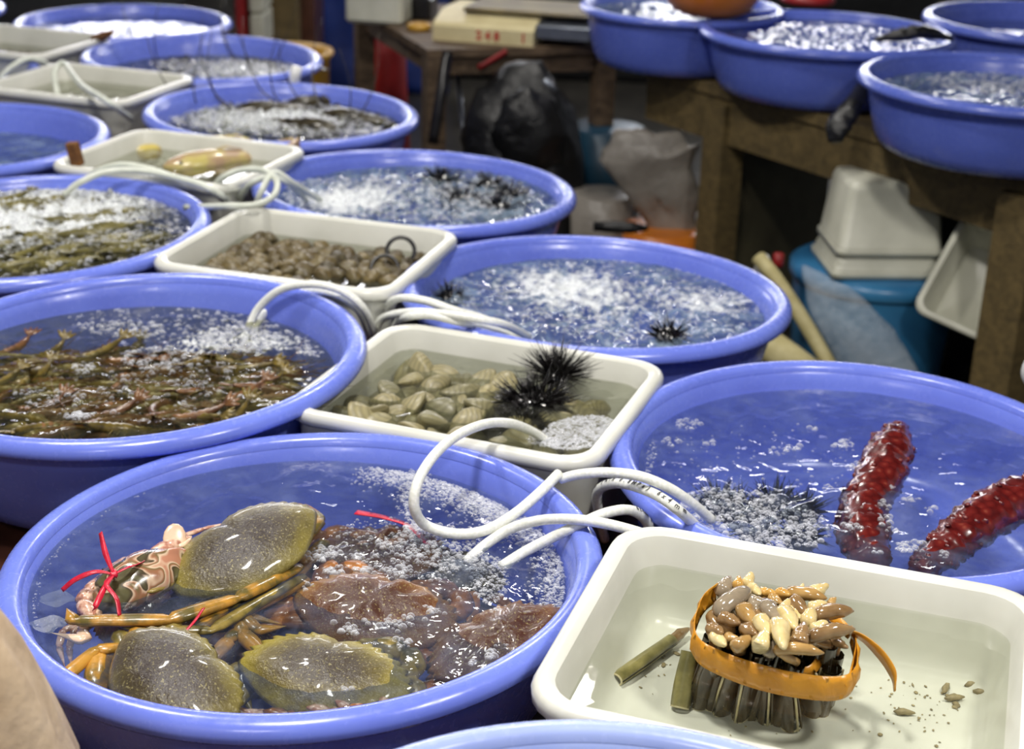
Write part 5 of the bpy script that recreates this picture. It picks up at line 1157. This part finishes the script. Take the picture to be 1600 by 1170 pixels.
bk = atY(640, 10, 4.85); add('black_case', xf(box(-.08, .08, -.05, .05, 0, .07, .008), TR((bk[0], bk[1], zt_), (0, 0, -.2))), 'rubber', 'small black case between the white box and the scale', 'case', None, False)
# black bags under the table
c_ = atY(815, 215, 4.25)
bb = empty('backpack', (c_[0], c_[1], 0), 'bulging black backpack standing below the weighing table', 'bag')
R = []
for t in np.linspace(0, 1, 14):
    z = .12+t*.56; w_ = np.interp(t, [0, .1, .5, .8, 1], [.14, .185, .185, .14, .05]); d_ = np.interp(t, [0, .1, .5, .8, 1], [.09, .13, .13, .09, .03])
    R.append(np.stack([c_[0]+w_*np.cos(np.linspace(0, 2*PI, 28, endpoint=False)), c_[1]+d_*np.sin(np.linspace(0, 2*PI, 28, endpoint=False)), np.full(28, z)], 1))
mk('body', lumpy(rings(R), .012, .12, 3), M['black_bag'], bb)
mk('front_pocket', lumpy(sphere((c_[0]+.02, c_[1]-.10, .50), (.10, .05, .13), 24, 14), .007, .05, 2), M['black_bag'], bb)
mk('buckle', tube([atY(850, 125, 4.05), atY(868, 143, 4.05)], .008, 8), M['steel'], bb)
mk('strap', strip([atY(700, 80, 4.2), atY(690, 140, 4.15), atY(676, 225, 4.12)], .03, .003, up=(0, -1, 0)), M['rubber'], bb)
mk('base', box(c_[0]-.13, c_[0]+.13, c_[1]-.09, c_[1]+.09, 0, .14, .02), M['black_bag'], bb)
rk = atY(775, 90, 4.35); add('ribbon', strip([rk+np.array([-.05, 0, -.03]), rk, rk+np.array([.03, 0, .02])], .015, .002, up=(0, -1, 0)), 'red_cloth', 'dark red strap end above the black backpack', 'strap')
for i, px in enumerate((672, 712)):
    p_ = atY(px, 60, 4.5); q_ = atY(px-12+i*50, 240, 4.4)
    add('steel_rod', tube([np.array([q_[0], q_[1], 0]), np.array([p_[0], p_[1], p_[2]-.04])], .007, 8), 'steel', ['thin grey rod leaning beside the front leg of the weighing table', 'thin grey rod leaning behind the black backpack'][i], 'rod')
# back drop items
rd = atY(604, 100, 5.35); rz = atY(604, 50, 5.35)[2]
add('barrel', lathe([(.085, 0), (.09, .05), (.075, .3), (.065, rz+.02), (.05, rz+.04)], 32, True, True), 'red_cloth', 'tall dark red bin standing behind the weighing table', 'bin').location = (rd[0], rd[1], 0)
def panel(label, px0, px1, ytop, ybot, Y, mat, name='tarpaulin', cat='tarpaulin', amp=.012):
    a = atY(px0, ybot, Y); b = atY(px1, ybot, Y); z0 = 0; z1 = max(atY(px0, ytop, Y)[2], .9)
    return sheet([(a[0], Y, z0), (b[0], Y, z0), (b[0], Y, z1), (a[0], Y, z1)], name, mat, label, cat, amp, 20, .01, abs(int(px0)), .25)
panel('dark blue tarpaulin hanging behind the weighing table', 486, 700, 0, 200, 7.0, 'blue_tarp')
panel('black sheet hanging behind the bench and backpack', 690, 1900, 0, 200, 7.4, 'panel_black')
panel('black sheet hanging at the back left', -900, 300, 0, 200, 8.2, 'panel_black')
def crate(label, px0, px1, ytop, Y, mat, depth=.25, cat='crate', name='crate', h=None):
    a = atY(px0, 60, Y); b = atY(px1, 60, Y); z1 = h or 1.1
    return add(name, box(a[0], b[0], Y, Y+depth, 0, z1, .012), mat, label, cat, None, False)
crate('brown wooden board standing behind the far basins', 418, 468, 0, 6.2, 'wood_olive', .05, 'board', 'wooden_board')
crate('dark red-brown crate right of the brown board', 466, 492, 0, 6.3, 'platform', .3)
crate('dark red crate at the far left behind the last basin', 368, 384, 0, 5.9, 'red_cloth', .3)
for k in range(5):
    a = atY(386, 30, 5.9); b = atY(410, 30, 5.9); add('foam_box', box(a[0]+.004, b[0], 5.92, 6.15, k*.13, k*.13+.128, .01), 'white_box', 'grey-white foam box in the stack beside the dark red crate', 'box', 'foam boxes behind the far basin', False)
yl = atY(470, 82, 5.1); add('plastic_tub', lathe([(.11, 0), (.12, .1), (.135, yl[2]-.02), (.15, yl[2]), (.145, yl[2]+.01), (.13, yl[2]-.01), (.11, yl[2]-.05)], 40, True, True), 'yellow', 'yellow-brown tub peeking out behind the basin with the white knob', 'tub').location = (yl[0]-.04, yl[1]-.0, 0)
kn = at(462, 112, .745); add('white_knob', tube([kn-np.array([.004, 0, .045]), kn-np.array([.002, 0, .01]), kn+np.array([.004, 0, .012])], [.013, .014, .012], 12), 'white_matte', 'short white tube end standing on the near right rim of a far basin', 'tube')
# white jar at right edge, behind the sea cucumber basin
wj = atY(1618, 580, 2.04); jr = empty('jar', (wj[0], wj[1], ZP), 'white round jar cut off by the right frame edge', 'jar')
zj = wj[2]
mk('jar_body', xf(lathe([(.012, 0), (.012, .004), (.006, .02), (.006, zj-ZP-.02)], 32, True, True), TR((wj[0], wj[1], ZP))), M['white_matte'], jr)
mk('jar_lid', sphere((wj[0], wj[1], zj), (.020, .020, .026), 24, 14), M['white_matte'], jr)
add('wooden_block', box(wj[0]-.06, wj[0]+.12, wj[1]-.05, wj[1]+.12, 0, ZP), 'wood_brown', 'tall wooden block carrying the white jar at the right edge', 'block', None, False)
# beige bag in the near left corner
R = []
for t in np.linspace(0, 1, 22):
    z = ZP+.002+t*.40; w_ = np.interp(z, [ZP, .62, .76, .824, .877, .92, .945, .96], [.12, .135, .125, .107, .090, .070, .045, .010]); a = np.linspace(0, 2*PI, 48, endpoint=False)
    rr = w_*(1+.035*np.sin(a*7+t*3)+.02*np.sin(a*13-t*5)); R.append(np.stack([-.422+rr*np.cos(a), .90+rr*np.sin(a), np.full(48, z)], 1))
add('cloth_bag', rings(R), 'beige_bag', 'blurred beige crinkled bag at the lower left corner beside the crab basin', 'bag')

# ------------------------------------------------------------------ lamps (fittings above the stall; the last pendant is an added fill)
for i, (x, y, z, w_, r) in enumerate(LAMPS):
    o = empty('pendant_lamp', (x, y, z), ['pendant lamp hanging above the crab basin', 'pendant lamp hanging above the sea cucumber basin', 'pendant lamp hanging above the left basins', 'pendant lamp hanging above the far basins', 'added fill lamp hanging near the viewer'][i], 'lamp')
    mk('lamp_shade', xf(lathe([(r*1.15, -.01), (r*1.0, .05), (r*.5, .13), (.03, .16), (.03, .20)], 32, False, True), TR((x, y, z))), M['lamp_metal'], o)
    mk('cord', tube([(x, y, z+.19), (x, y, 3.2)], .005, 6), M['rubber'], o)
for i, (x, y, z, L_, w_) in enumerate(TUBES):
    o = empty('tube_lamp', (x, y, z), ['long tube lamp hanging behind the far left basins', 'tube lamp hanging behind the bench', 'short tube lamp hanging above the weighing table'][i], 'lamp')
    mk('housing', box(x-L_/2, x+L_/2, y+.03, y+.10, z+.03, z+.07), M['lamp_metal'], o, False)
    for k in range(w_): mk('tube', tube([(x-L_/2+.02, y+.065, z-.03-k*.055), (x+L_/2-.02, y+.065, z-.03-k*.055)], .02, 10), M['tube_glow'], o)
    for s_ in (-1, 1):
        mk('end_bracket', box(x+s_*(L_/2-.01)-.01, x+s_*(L_/2-.01)+.01, y+.05, y+.08, z-.05-.055*w_, z+.03), M['lamp_metal'], o, False)
        mk('cord', tube([(x+s_*L_*.4, y+.065, z+.07), (x+s_*L_*.4, y+.065, 3.2)], .005, 6), M['rubber'], o)
